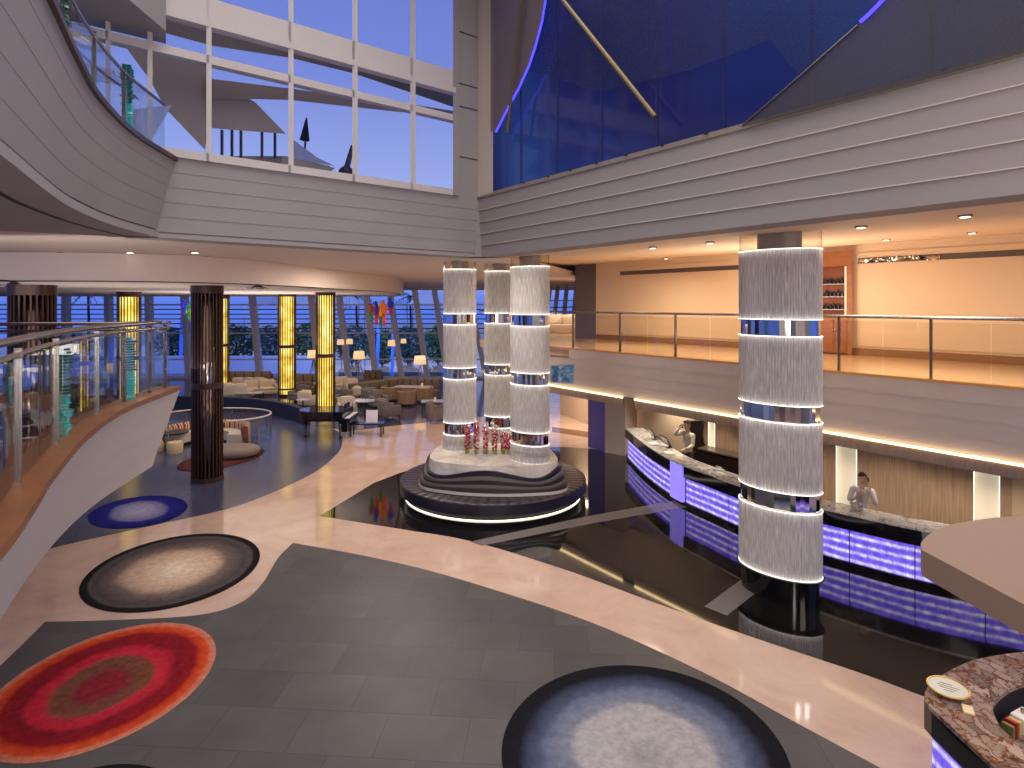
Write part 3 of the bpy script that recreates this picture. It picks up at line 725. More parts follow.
# lit panels: glowing violet with bright rows and tile grid
def violet(name):
    m, nt, out = newmat(name); N = nt.nodes; L = nt.links
    at = N.new('ShaderNodeAttribute'); at.attribute_name = 'pu'; at2 = N.new('ShaderNodeAttribute'); at2.attribute_name = 'pv'
    # rows
    w = N.new('ShaderNodeMath'); w.operation = 'MULTIPLY'; w.inputs[1].default_value = 2*PI*4; L.new(at2.outputs['Fac'], w.inputs[0])
    sn = N.new('ShaderNodeMath'); sn.operation = 'SINE'; L.new(w.outputs[0], sn.inputs[0])
    cmb = N.new('ShaderNodeCombineXYZ'); L.new(at.outputs['Fac'], cmb.inputs[0])
    sc = N.new('ShaderNodeMath'); sc.operation = 'MULTIPLY'; sc.inputs[1].default_value = .64; L.new(at2.outputs['Fac'], sc.inputs[0]); L.new(sc.outputs[0], cmb.inputs[1])
    n = N.new('ShaderNodeTexNoise'); n.inputs['Scale'].default_value = 9; n.inputs['Detail'].default_value = 3; L.new(cmb.outputs[0], n.inputs['Vector'])
    br = N.new('ShaderNodeTexBrick'); br.offset = .5; br.inputs['Scale'].default_value = 1; br.inputs['Brick Width'].default_value = .2; br.inputs['Row Height'].default_value = .08; br.inputs['Mortar Size'].default_value = .006
    br.inputs['Color1'].default_value = (1,1,1,1); br.inputs['Color2'].default_value = (.82,.82,.82,1); br.inputs['Mortar'].default_value = (.6,.6,.6,1)
    L.new(cmb.outputs[0], br.inputs['Vector'])
    a1 = N.new('ShaderNodeMath'); a1.operation = 'MULTIPLY_ADD'; a1.inputs[1].default_value = .30; L.new(sn.outputs[0], a1.inputs[0]); L.new(n.outputs['Fac'], a1.inputs[2])
    rp = ramp(nt, [(.15, srgb(100,78,224)), (.48, srgb(140,116,248)), (.72, srgb(194,180,255)), (.93, srgb(240,236,255))]); L.new(a1.outputs[0], rp.inputs['Fac'])
    mx = N.new('ShaderNodeMixRGB'); mx.blend_type = 'MULTIPLY'; mx.inputs[0].default_value = 1; L.new(rp.outputs[0], mx.inputs[1]); L.new(br.outputs[0], mx.inputs[2])
    b = N.new('ShaderNodeBsdfPrincipled'); b.inputs['Base Color'].default_value = srgb(60,50,120); b.inputs['Roughness'].default_value = .2
    L.new(mx.outputs[0], b.inputs['Emission Color']); b.inputs['Emission Strength'].default_value = .85
    L.new(b.outputs[0], out.inputs[0]); return m
violetm = violet('violet_glass_blocks')
def panel_strip(path, z0, z1, parent, name='lit_panel', m=violetm):
    bm = B(); lu = bm.verts.layers.float.new('pu'); lv = bm.verts.layers.float.new('pv')
    s = 0; rows = []; pp = None
    for p in path:
        if pp is not None: s += (p-pp).length
        pp = p; a = bm.verts.new((p.x, p.y, z0)); b = bm.verts.new((p.x, p.y, z1))
        a[lu] = s; a[lv] = 0; b[lu] = s; b[lv] = 1; rows.append((a, b))
    for (a, b), (c, d) in zip(rows, rows[1:]): bm.faces.new((a, c, d, b))
    return obj(name, bm, m, parent, world=True)
desk = thing('reception_desk', 'long curved reception desk with violet lit front and grey marble top', 'desk', (6.0, 12.4, 0))
s_p0 = s_at_px(dpath, 671); s_p1 = s_at_px(dpath, 684)
LD = plen(dpath)
jt = [s_at_px(dpath, x) for x in (641, 671, 684, 727, 786, 848, 914, 985)]
bounds = [0]+jt+[LD]
front = off2(dpath, -.06)
ratio = plen(front)/LD
for i, (a, b) in enumerate(zip(bounds, bounds[1:])):
    if i == 2: continue
    panel_strip(cutpath(front, a*ratio+.008, b*ratio-.008), .10, .73, desk)
bm = B(); sweep(bm, off2(dpath, -.07), [(0, .0), (0, .74), (-.05, .74), (-.05, 0)]); obj('carcass', bm, black, desk, world=True)
bm = B(); sweep(bm, dpath, [(-.05, .0), (-.02, .0), (-.02, .10), (-.05, .10)]); obj('plinth', bm, blackgl, desk, world=True)
navy_stone = marblemat('dark_counter_edge', [(.4, srgb(14,12,18)), (.62, srgb(26,22,34)), (.72, srgb(90,84,92))], 3, .08, 2)
for a, b in ((0, s_p0-.02), (s_p1+.02, LD)):
    sub = cutpath(dpath, a, b)
    bm = B(); sweep(bm, sub, [(.03, .73), (.03, 1.0), (-.06, 1.0), (-.06, .73)]); obj('edge_fascia', bm, navy_stone, desk, world=True)
bm = B(); sweep(bm, dpath, [(.03, 1.0), (.03, 1.03), (-.56, 1.03), (-.56, 1.0)]); obj('countertop', bm, countertop, desk, world=True)
bm = B(); sweep(bm, cutpath(dpath, s_p0+.02, s_p1-.02), [(.04, .1), (.04, 1.0), (-.05, 1.0), (-.05, .1)]); obj('pilaster', bm, mat('violet_pilaster', srgb(140,126,210), .2, emit=srgb(140,124,240), es=.8), desk, world=True)
bm = B(); sweep(bm, off2(dpath, -.56), [(0, .72), (0, .76), (-.45, .76), (-.45, .72)]); obj('work_surface', bm, dkbrown, desk, world=True)
bm = B(); sweep(bm, off2(dpath, -.55), [(0, .0), (0, 1.0), (-.03, 1.0), (-.03, 0)]); obj('back_panel', bm, dkbrown, desk, world=True)
# back counter along the wall
bcp = [wpt2(x, 0, -.25) for x in (703, 730, 760, 790)]
t = thing('back_counter', 'low dark brown back counter along the wood wall behind the reception desk', 'counter', (bcp[1].x, bcp[1].y, 0))
bm = B(); sweep(bm, [v.xy for v in bcp], [(.25, .0), (.25, .86), (-.2, .86), (-.2, 0)]); obj('cabinet_body', bm, dkbrown, t, world=True)
bm = B(); sweep(bm, [v.xy for v in bcp], [(.28, .86), (.28, .9), (-.2, .9), (-.2, .86)]); obj('countertop', bm, mat('taupe_top', srgb(98,84,74), .3), t, world=True)
# things lying on the desk
def deskpt(px, inset, z=1.03):
    s = s_at_px(dpath, px); p = along(dpath, s); tv = (along(dpath, min(s+.05, LD-.01))-along(dpath, s-.05)).normalized(); n = Vector((tv.y, -tv.x))
    q = p-n*inset; return Vector((q.x, q.y, z)), math.atan2(tv.y, tv.x)
white = mat('white_paper', srgb(232,230,226), .6)
screenm = mat('monitor_black', srgb(18,18,20), .15)
for px, ins, lab in ((640, .45, 'black computer monitor at far left end of the reception desk'), (652, .50, 'black computer monitor left of the man at the reception desk')):
    q, a = deskpt(px, ins, .76 if ins > .56 else 1.03)
    t = thing('monitor', lab, 'monitor', tuple(q), a)
    bm = B(); rbox(bm, -.24, .24, -.015, .015, .08, .36, .01); M = Matrix.Rotation(.5, 4, 'X'); bm.transform(M); obj('screen', bm, screenm, t)
    bm = B(); box(bm, -.08, .08, -.08, .08, 0, .012); beam(bm, (0,0,.01), (0,-.05,.16), .04, .02); obj('stand', bm, black, t)
for px, ins, lab in ((646, .22, 'white papers on the far left part of the reception desk'), (661, .25, 'white papers on the reception desk in front of the man'), (697, .2, 'small stack of papers on the desk right of the violet pilaster'), (712, .22, 'white papers on the reception desk left of the big column')):
    q, a = deskpt(px, ins); bm = B(); rr = random.Random(px)
    for k in range(4):
        b2 = B(); box(b2, -.15, .15, -.105, .105, k*.005, k*.005+.004); merge(bm, b2, Matrix.Rotation(rr.uniform(-.4,.4), 4, 'Z'))
    o = obj('paper_stack', bm, white); o.location = q; o.rotation_euler = (0,0,a); tag(o, lab, 'papers')
q, a = deskpt(706, .40)
t = thing('telephone', 'white desk telephone on the reception desk just left of the big column', 'telephone', tuple(q), a)
bm = B(); rbox(bm, -.1, .1, -.09, .09, 0, .05, .015); obj('body', bm, white, t)
bm = B(); tube(bm, [(-.09,.0,.075),(-.06,0,.09),(.06,0,.09),(.09,0,.075)], .018, 8); obj('handset', bm, white, t)
q, a = deskpt(853, .33); bm = B()
for k in range(14):
    rr = random.Random(k); ellipsoid(bm, (rr.uniform(-.12,.12), rr.uniform(-.07,.07), .05+rr.uniform(0,.10)), .04, .035, .035, 7, 5)
lathe(bm, [(0,0),(.07,0),(.1,.05),(0,.05)], 10)
o = obj('flower_bowl', bm, mat('grey_white_petals', srgb(176,170,160), .7, var=.4, vscale=20), smooth=True); o.location = q; tag(o, 'low bowl of pale dried flowers in front of the woman at the desk', 'flower bowl')

# ================================================================ concierge ring desk, bottom right
mar2 = marblemat('brown_agate_marble', [(.25, srgb(70,58,56)), (.45, srgb(136,116,108)), (.6, srgb(176,158,148)), (.8, srgb(104,70,54))], 3.5, .06, 2.5, vor=9)
cp = [Vector(p) for p in ((4.12,2.6),(4.12,3.6),(4.11,4.6),(4.10,5.3),(4.09,5.85))]
cp += catmull([Vector(p) for p in ((4.10,5.97),(4.24,6.14),(4.46,6.30),(4.80,6.50),(5.21,6.67),(5.83,6.80),(6.6,6.82),(7.4,6.78))], 5)
t = thing('concierge_desk', 'ring shaped concierge desk with brown agate marble top, bottom right', 'desk', (5.2, 5.0, 0))
# travel goes away then right; atrium is on the LEFT of travel -> negative offsets
ip = [Vector(p) for p in ((4.53,2.6),(4.53,4.6),(4.53,5.4))]+catmull([Vector(p) for p in ((4.55,5.6),(4.68,5.84),(4.92,6.04),(5.29,6.22),(5.9,6.36),(6.7,6.40),(7.4,6.38))], 5)
bm = B(); prism(bm, cp+ip[::-1], 1.02, 1.06); obj('countertop', bm, mar2, t, world=True)
bm = B(); sweep(bm, cp, [(0, .78), (.05, .78), (.05, 1.02), (0, 1.02)]); obj('edge_fascia', bm, blackgl, t, world=True)
panel_strip(off2(cp, .07), .10, .78, t)
bm = B(); sweep(bm, off2(cp, .08), [(0, 0), (.04, 0), (.04, 1.0), (0, 1.0)]); obj('carcass', bm, black, t, world=True)
bm = B(); sweep(bm, ip, [(0, .6), (-.03, .6), (-.03, 1.02), (0, 1.02)]); obj('inner_wall', bm, black, t, world=True)
innerp = list(ip)
bm = B(); prism(bm, innerp+[Vector((7.4,2.6))], .76, .80); obj('work_surface', bm, mar2, t, world=True)
# oval plaque with gold rim on a white foot
q = G(948, 697, 1.06)
t = thing('oval_plaque', 'oval gold rimmed plaque tilted back on the brown marble desk', 'desk sign', (q.x, q.y, 1.06), -.62)
M = Matrix.Translation((0,0,.095)) @ Matrix.Rotation(math.radians(38), 4, 'X')
bm = B(); lathe(bm, [(0,-.012),(.15,-.012),(.15,.006),(0,.006)], 32, sx=1.15, sy=.62); bm.transform(M); fc_ = obj('face', bm, mat('ivory_face', srgb(214,210,196), .3), t)
bm = B(); tube(bm, [(.1725*math.cos(2*PI*k/32), .094*math.sin(2*PI*k/32), .004) for k in range(32)], .009, 8, True); bm.transform(M); obj('gold_rim', bm, gold, t, True)
bm = B()
for k, (x, w) in enumerate(((-.02,.05),(.0,.09),(.0,.07),(.01,.04))):
    box(bm, x-w, x+w, .028-k*.02-.003, .028-k*.02+.003, .006, .008)
bm.transform(M); obj('emblem', bm, mat('grey_print', srgb(130,120,100), .5), fc_)
bm = B(); rbox(bm, -.11, .11, -.012, .03, 0, .08, .012); obj('stand', bm, gold, t)
q = G(968, 711, 1.06)
bm = B(); rbox(bm, -.045, .045, -.07, .07, 0, .022, .006); o = obj('card_holder', bm, mat('pale_brass', srgb(222,206,160), .35)); o.location = q; o.rotation_euler = (0,0,-.5); tag(o, 'small pale card holder beside the oval plaque on marble desk', 'card holder')
q = Vector((5.05, 5.93, .80))
t = thing('tissue_box', 'white box standing inside the ring desk', 'box', tuple(q), .45)
bm = B(); rbox(bm, -.11, .11, -.06, .06, 0, .16, .01); obj('body', bm, mat('white_box', srgb(226,224,222), .3), t)
bm = B(); lathe(bm, [(0,.16),(.02,.16),(.02,.2),(0,.2)], 8); obj('lid', bm, steel, t)
for k, (dx, c, lab) in enumerate(((-.21, srgb(150,24,24), 'red booklet leaning beside the white box in the ring desk'), (-.15, srgb(200,170,90), 'gold booklet between the red booklet and the white box'), (-.27, srgb(110,104,60), 'olive booklet left of the red one in the ring desk'))):
    bm = B(); rbox(bm, -.02, .02, -.05, .05, 0, .15-.01*k, .004); o = obj('booklet', bm, mat('cover_%d' % k, c, .4)); o.location = q+Vector((dx*math.cos(.45), dx*math.sin(.45), 0)); o.rotation_euler = (0,0,.45); tag(o, lab, 'booklet')
# canopy over the ring desk
can = catmull([Vector(p) for p in ((3.50,5.12),(3.62,5.3),(3.95,5.58),(4.35,5.78),(5.07,5.96),(6.0,6.0),(7.4,5.95))], 5)
can = [Vector((3.68,2.4)), Vector((3.58,4.2))]+can+[Vector((7.4,2.4))]
bm = B(); prism(bm, can, 2.68, 2.90); o = struct('ceiling_canopy', bm, mat('canopy_tan', srgb(150,124,108), .6))

# ================================================================ big ribbed glass columns
ribm, nt, out = newmat('ribbed_frosted_glass'); N = nt.nodes; L = nt.links
b = N.new('ShaderNodeBsdfPrincipled'); b.inputs['Roughness'].default_value = .28; b.inputs['Specular IOR Level'].default_value = .6
at = N.new('ShaderNodeAttribute'); at.attribute_name = 'cu'; av = N.new('ShaderNodeAttribute'); av.attribute_name = 'cv'
cm = N.new('ShaderNodeCombineXYZ'); L.new(at.outputs['Fac'], cm.inputs[0]); L.new(av.outputs['Fac'], cm.inputs[1])
mp = N.new('ShaderNodeMapping'); mp.inputs['Scale'].default_value = (38, 2.4, 1); L.new(cm.outputs[0], mp.inputs['Vector'])
n = N.new('ShaderNodeTexNoise'); n.inputs['Scale'].default_value = 1.6; n.inputs['Detail'].default_value = 2; L.new(mp.outputs[0], n.inputs['Vector'])
rp = ramp(nt, [(.3, srgb(178,172,169)), (.5, srgb(196,190,186)), (.7, srgb(224,218,212))]); L.new(n.outputs['Fac'], rp.inputs['Fac'])
L.new(rp.outputs[0], b.inputs['Base Color'])
bp = N.new('ShaderNodeBump'); bp.inputs['Strength'].default_value = .35; bp.inputs['Distance'].default_value = .02; L.new(n.outputs['Fac'], bp.inputs['Height']); L.new(bp.outputs[0], b.inputs['Normal'])
# LED glow painted into the pane's emission, rising towards its two ends
at3 = N.new('ShaderNodeAttribute'); at3.attribute_name = 'edge'
pw = N.new('ShaderNodeMath'); pw.operation = 'POWER'; pw.inputs[1].default_value = 12.0; L.new(at3.outputs['Fac'], pw.inputs[0])
pm = N.new('ShaderNodeMath'); pm.operation = 'MULTIPLY'; L.new(pw.outputs[0], pm.inputs[0]); L.new(n.outputs['Fac'], pm.inputs[1])
ps_ = N.new('ShaderNodeMath'); ps_.operation = 'MULTIPLY_ADD'; ps_.inputs[1].default_value = .8; ps_.inputs[2].default_value = .012; L.new(pm.outputs[0], ps_.inputs[0])
b.inputs['Emission Color'].default_value = srgb(255,246,232); L.new(ps_.outputs[0], b.inputs['Emission Strength'])
L.new(b.outputs[0], out.inputs[0])
bandm, nt, out = newmat('mirror_band'); N = nt.nodes; L = nt.links
b = N.new('ShaderNodeBsdfPrincipled'); b.inputs['Metallic'].default_value = 1; b.inputs['Roughness'].default_value = .05; b.inputs['Base Color'].default_value = srgb(206,200,196)
L.new(b.outputs[0], out.inputs[0])
ring_led = emis('ring_led', srgb(255,248,236), 1.7)
def ell(a, b_, rot, k, n, rr=0):
    t_ = 2*PI*k/n; x = (a+rr)*math.cos(t_); y = (b_+rr)*math.sin(t_)
    return Vector((x*math.cos(rot)-y*math.sin(rot), x*math.sin(rot)+y*math.cos(rot), 0))
def glass_column(name, label, ctr, a, b_, rot, zb, base=True, group=None):
    t = thing(name, label, 'column', (ctr[0], ctr[1], zb), group=group)
    secs = [(.45 if base else zb, 1.55), (1.86, 3.02), (3.31, 4.46), (4.74, 5.92)]
    n = 360; per = PI*(a+b_)
    for z0, z1 in secs:
        bm = B(); lu = bm.verts.layers.float.new('cu'); lv = bm.verts.layers.float.new('cv'); le = bm.verts.layers.float.new('edge')
        rows = []; zz = [z0, z0+.03, z0+.09, z0+.2, z0+.4*(z1-z0), z0+.6*(z1-z0), z1-.2, z1-.09, z1-.03, z1]; hl = (z1-z0)/2; zm = (z0+z1)/2
        for z in zz:
            row = []
            for k in range(n):
                r = .014 if k % 4 < 2 else 0.0
                v = bm.verts.new(ell(a, b_, rot, k, n, r)+Vector((0, 0, z-zb)))
                v[lu] = per*k/n; v[lv] = z; v[le] = abs(z-zm)/hl; row.append(v)
            rows.append(row)
        for r0, r1 in zip(rows, rows[1:]):
            for k in range(n): bm.faces.new((r0[k], r0[(k+1) % n], r1[(k+1) % n], r1[k]))
        gl_ = obj('ribbed_glass', bm, ribm, t)
        for z in (z0, z1):
            if z == z0 and not base and z0 == zb: continue
            bm = B(); m = 72; tube(bm, [ell(a, b_, rot, k, m, .015)+Vector((0,0,z-zb)) for k in range(m)], .007, 6, True); obj('light_ring', bm, ring_led, gl_)
    for z0, z1 in ((1.55,1.86), (3.02,3.31), (4.46,4.74)):
        bm = B(); m = 48
        rj = random.Random(int(z0*100)); jt_ = [rj.uniform(-.03,-.008) for _ in range(m)]
        lo = [bm.verts.new(ell(a, b_, rot, k, m, jt_[k])+Vector((0,0,z0-zb))) for k in range(m)]; hi = [bm.verts.new(ell(a, b_, rot, k, m, jt_[k])+Vector((0,0,z1-zb))) for k in range(m)]
        for k in range(m): bm.faces.new((lo[k], lo[(k+1) % m], hi[(k+1) % m], hi[k]))
        obj('mirror_band', bm, bandm, t)
    if base:
        bm = B(); prism(bm, [ell(a, b_, rot, k, 64, -.03) for k in range(64)], 0, .42-zb); prism(bm, [ell(a, b_, rot, k, 64, .045) for k in range(64)], .42-zb, .44-zb); obj('dark_base', bm, blackgl, t, 'auto')  # thin flange added to hide the light ring from the floor's mirror image
    # clear collar and the dark core seen inside it
    bm = B(); m = 64
    lo = [bm.verts.new(ell(a, b_, rot, k, m)+Vector((0,0,5.92-zb))) for k in range(m)]; hi = [bm.verts.new(ell(a, b_, rot, k, m)+Vector((0,0,6.22-zb))) for k in range(m)]
    for k in range(m): bm.faces.new((lo[k], lo[(k+1) % m], hi[(k+1) % m], hi[k]))
    obj('clear_collar', bm, warmglass, t)
    bm = B(); prism(bm, [ell(a*.55, b_*.5, rot, k, 40) for k in range(40)], 0.02, 6.3-zb); obj('core', bm, mat('core_grey', srgb(168,160,152), .4, .4), t, 'auto')
    bm = B(); prism(bm, [ell(a*.97, b_*.95, rot, k, 40) for k in range(40)], 5.90-zb, 5.915-zb); obj('top_plate', bm, mat('plate_tan', srgb(190,160,130), .4), t)
    return t
glass_column('ribbed_glass_column', 'largest ribbed glass column with mirror bands standing before the reception desk', (4.63,10.40), .68, .44, math.radians(-46), 0)
ZP = 1.12
grp = None
glass_column('ribbed_glass_column', 'ribbed glass column on the stone pedestal, right front of the three', (.44,14.95), .53, .38, math.radians(-40), ZP, False)
glass_column('ribbed_glass_column', 'ribbed glass column on the stone pedestal, leftmost of the three', (-1.40,16.1), .43, .38, math.radians(10), ZP, False)
glass_column('ribbed_glass_column', 'ribbed glass column on the stone pedestal, half hidden in the middle', (-.34,17.0), .43, .38, math.radians(0), ZP, False)

# ================================================================ pedestal + round bench
whst = marblemat('white_pedestal_stone', [(.3, srgb(176,166,156)), (.5, srgb(214,206,196)), (.7, srgb(232,224,216))], 1.2, .25, 1.5)
ped = catmull([Vector(p) for p in ((-2.02,15.0),(-1.35,14.55),(-.45,14.37),(.4,14.42),(.95,14.6),(1.14,15.05),(.98,16.2),(.55,17.2),(-.4,17.6),(-1.5,17.2),(-2.05,16.2))], 10, True)
pc = Vector((-.42, 15.9))
t = thing('stone_pedestal', 'layered stone pedestal with wavy dark strips under the three glass columns', 'pedestal', (pc.x, pc.y, 0))
npd = len(ped)
def pedscale(s): return [pc+(p-pc)*s for p in ped]
def wavy(s0, s1, f0, f1, mm, name):
    bm = B(); r0 = []; r1 = []
    for k, (p, q) in enumerate(zip(pedscale(s0), pedscale(s1))):
        u = k/npd
        r0.append(bm.verts.new((p.x, p.y, f0(u)))); r1.append(bm.verts.new((q.x, q.y, f1(u))))
    for k in range(npd): j = (k+1) % npd; bm.faces.new((r0[k], r0[j], r1[j], r1[k]))
    ctr_ = [pc+(p-pc)*.5 for p in pedscale(s0)]
    return bm, r0, r1
def wv(amp, base, ph=0): return lambda u: base+amp*math.sin(2*PI*4*u+ph)
ph0 = -2.6
lay = [(1.16, wv(0,.46), srgb(214,206,194)), (1.155, wv(0,.53), srgb(60,56,58)), (1.13, wv(.02,.62,ph0), srgb(112,104,96)), (1.115, wv(.035,.68,ph0), srgb(36,34,42)), (1.08, wv(.055,.75,ph0), srgb(112,106,98)), (1.06, wv(.075,.82,ph0), srgb(24,24,46)), (1.015, wv(.10,.92,ph0), None)]
for k, (s, f, c) in enumerate(lay):
    if c is None: break
    s2, f2, _ = lay[k+1]
    bm, r0, r1 = wavy(s, s, f, f2, None, '')
    # little ledge to the next smaller layer
    rr = []
    for j, q in enumerate(pedscale(s2-.002)): rr.append(bm.verts.new((q.x, q.y, f2(j/npd))))
    for j in range(npd): i2 = (j+1) % npd; bm.faces.new((r1[j], r1[i2], rr[i2], rr[j]))
    obj('stone_layer', bm, mat('layer_%d' % k, c, .35), t, world=True)
bm, r0, r1 = wavy(1.015, 1.0, lay[-1][1], lambda u: ZP, None, '')
bm.faces.new(r1); obj('top_slab', bm, whst, t, world=True)
bm = B(); prism(bm, pedscale(1.0), .02, .8); obj('core', bm, black, t, world=True)
# bench
bc = Vector((-.50, 15.9)); RX, RY = 2.44, 2.27
def bel(r, k, n): a_ = 2*PI*k/n; return Vector((bc.x+(RX+r)*math.cos(a_), bc.y+(RY+r)*math.sin(a_)))
t = thing('round_bench', 'round dark upholstered bench encircling the stone pedestal, lit underneath', 'bench', (bc.x, bc.y, 0))
seatm, nt, out = newmat('ribbed_dark_leather'); N = nt.nodes; L = nt.links
b = N.new('ShaderNodeBsdfPrincipled'); b.inputs['Roughness'].default_value = .33
at = N.new('ShaderNodeAttribute'); at.attribute_name = 'cu'
w = N.new('ShaderNodeMath'); w.operation = 'MULTIPLY'; w.inputs[1].default_value = 60.0; L.new(at.outputs['Fac'], w.inputs[0])
sn = N.new('ShaderNodeMath'); sn.operation = 'SINE'; L.new(w.outputs[0], sn.inputs[0])
rp = ramp(nt, [(0, srgb(30,26,32)), (.18, srgb(52,46,52)), (1, srgb(60,54,60))]); 
mr = N.new('ShaderNodeMath'); mr.operation = 'MULTIPLY_ADD'; mr.inputs[1].default_value = .5; mr.inputs[2].default_value = .5; L.new(sn.outputs[0], mr.inputs[0]); L.new(mr.outputs[0], rp.inputs['Fac'])
L.new(rp.outputs[0], b.inputs['Base Color']); bp = N.new('ShaderNodeBump'); bp.inputs['Distance'].default_value = .02; bp.inputs['Strength'].default_value = .6; L.new(mr.outputs[0], bp.inputs['Height']); L.new(bp.outputs[0], b.inputs['Normal'])
L.new(b.outputs[0], out.inputs[0])
bm = B(); lu = bm.verts.layers.float.new('cu'); n = 192; rows = []
for r, z in ((-.9,.44),(-.04,.45),(-.01,.44),(0,.41)):
    row = []
    for k in range(n):
        p = bel(r, k, n); v = bm.verts.new((p.x, p.y, z)); v[lu] = k/n*2*PI; row.append(v)
    rows.append(row)
for a, b_ in zip(rows, rows[1:]):
    for k in range(n): bm.faces.new((a[k], a[(k+1) % n], b_[(k+1) % n], b_[k]))
for v in bm.verts: pass
obj('seat', bm, seatm, t, world=True, smooth=True)
bm = B(); prism(bm, [bel(-.002, k, 96) for k in range(96)], .17, .412); obj('apron', bm, mat('indigo_leather', srgb(34,28,44), .3), t, world=True, smooth='auto')
bm = B(); prism(bm, [bel(-.22, k, 96) for k in range(96)], 0, .17); obj('plinth', bm, black, t, world=True)
bm = B(); tube(bm, [(*bel(-.14, k, 96), .02) for k in range(96)], .012, 6, True); obj('light_strip', bm, emis('bench_led', srgb(255,240,216), 3.0), t, world=True)
# vases of red flowers
vgl = glass('vase_glass', (.9,.93,.92,1), 1.0)
redm = mat('red_petals', srgb(196,24,40), .6, var=.3, vscale=30); pinkm = mat('pink_petals', srgb(238,150,160), .6); leafm = mat('yellow_green_leaf', srgb(168,164,40), .6); whp = mat('white_petals', srgb(240,228,222), .6)
for k, (px, hpx, ord_) in enumerate(((467.4,27,'first vase from the left'),(476.5,31,'second vase from the left, the tallest'),(485.6,28,'third vase from the left'),(494.6,25,'fourth vase from the left'),(503.5,22,'fifth vase from the left'),(509,20,'sixth vase, beside the right glass column'))):
    Y = 15.60-.01*k; h = hpx*Y/F*1.1
    t = thing('flower_vase', 'tall glass vase of red and pink flowers, %s' % ord_, 'vase', ((px-CX)/F*Y, Y, ZP), group=None)
    bm = B(); lathe(bm, [(0,0),(.075,0),(.08,h*.3),(.08,h*.9)], 16); obj('vase', bm, vgl, t, True)
    rr = random.Random(k+5)
    for nm, mm, cnt, z0, z1 in (('leaves', leafm, 10, .03, .14), ('red_flowers', redm, 46, .12, h*.86), ('pink_flowers', pinkm, 18, h*.3, h*.9), ('white_blossom', whp, 6, h*.88, h*1.02)):
        bm = B()
        for j in range(cnt):
            a_ = rr.uniform(0, 2*PI); ra = rr.uniform(.03,.07); ellipsoid(bm, (ra*math.cos(a_), ra*math.sin(a_), rr.uniform(z0, z1)), .03, .03, .024, 6, 4)
        obj(nm, bm, mm, t, True)
# ================================================================ lounge ceilings
lowc = [Vector(p) for p in ((-40,13.2),(-14,13.2),(-11,13.1),(-8.6,13.4),(-7.1,14.6),(-6.4,16.5),(-5.9,19.5),(-5.4,23),(-5.15,26.5),(-5.6,31),(-6.6,36),(-8,41.5))]
lowcs = catmull(lowc, 6)
warmceil = mat('lounge_ceiling', srgb(230,214,202), .7)
bm = B(); prism(bm, lowcs+[Vector((-40,41.5))], 5.52, 6.13); struct('ceiling', bm, warmceil)
bm = B(); sweep(bm, off2(lowcs, -.25), [(0,5.50),(.06,5.50),(.06,5.525),(0,5.525)]); struct('trim_12', bm, joint)
bm = B(); prism(bm, [WL.at(60,.25), WL.at(300,.25), WL.at(478,.25), Vector((-.45,14.35)), Vector((2.35,23.6)), Vector((5,30)), Vector((5,43)), Vector((-40,43)), Vector((-40,8))], 6.135, 6.3); struct('ceiling', bm, warmceil)
bm = B(); box(bm, -8.5, 5, 40.1, 40.5, 5.93, 6.2); struct('wall_bulkhead', bm, plaster_w)
# downlights
dl = emis('downlight_glow', srgb(255,240,214), 5.0)
def downlight(px, py, z, lab, grp):
    v = G(px, py, z) if py != HY else None
    t = thing('downlight', lab, 'ceiling light', (v.x, v.y, z-.012), group=grp)
    bm = B(); lathe(bm, [(.07,0),(.10,0),(.10,.012),(.07,.012)], 16); obj('trim_ring', bm, steel, t)
    bm = B(); lathe(bm, [(0,-.004),(.07,-.004)], 16); obj('lens', bm, dl, t)
for px, lab in ((62,'round downlight in the left soffit, nearest the left edge'), (130,'round downlight in the left soffit, middle one of three'), (195,'round downlight in the left soffit, rightmost of three')):
    downlight(px, 252.5, 6.135, lab, None)
# right mezzanine downlights on the sloping ceiling
wa, wb_ = WR.at(478,.4), MB.at(1000,.1)
def zceil(x, y):
    # plane through band edge (z 6.12) and back wall (z 6.56)
    a = WR.at(700,.4); n = WR.n; d0 = -(Vector((x,y))-a).dot(n); c = MB.at(800,.1); d1 = -(c-a).dot(n)
    return 6.12+.44*max(0,min(1,d0/d1))
for k, (px, py) in enumerate(((965,215),(861,226),(710,242),(972,232),(886,239),(666,258),(653,247))):
    z = 6.2
    for _ in range(8):
        v = G(px, py, z); z = zceil(v.x, v.y)
    t = thing('downlight', 'small round downlight in the warm ceiling over the right mezzanine', 'ceiling light', (v.x, v.y, z-.03), group='mezzanine downlights')
    bm = B(); lathe(bm, [(.06,0),(.09,0),(.09,.03),(.06,.03)], 16); obj('trim_ring', bm, steel, t)
    bm = B(); lathe(bm, [(0,-.004),(.06,-.004)], 16); obj('lens', bm, dl, t)
# mirrored ceiling fittings
for px, Y, lab in ((258, 16.2, 'mirrored cluster fitting under the lounge ceiling right of the dark slatted column'), (14, 14.0, 'mirrored cluster fitting under the lounge ceiling at far left')):
    v = Vector(((px-CX)/F*Y, Y, 5.50))
    t = thing('ceiling_fitting', lab, 'ceiling light', (v.x, v.y, 5.40))
    bm = B(); lathe(bm, [(0,0),(.16,0),(.16,.05),(.05,.12),(0,.12)], 20); obj('rose', bm, steel, t, True)
    for k in range(5):
        a = k*2*PI/5; bm = B(); ellipsoid(bm, (.24*math.cos(a), .24*math.sin(a), .03), .09, .06, .03, 10, 6); obj('mirror_disc', bm, mirror, t, True)

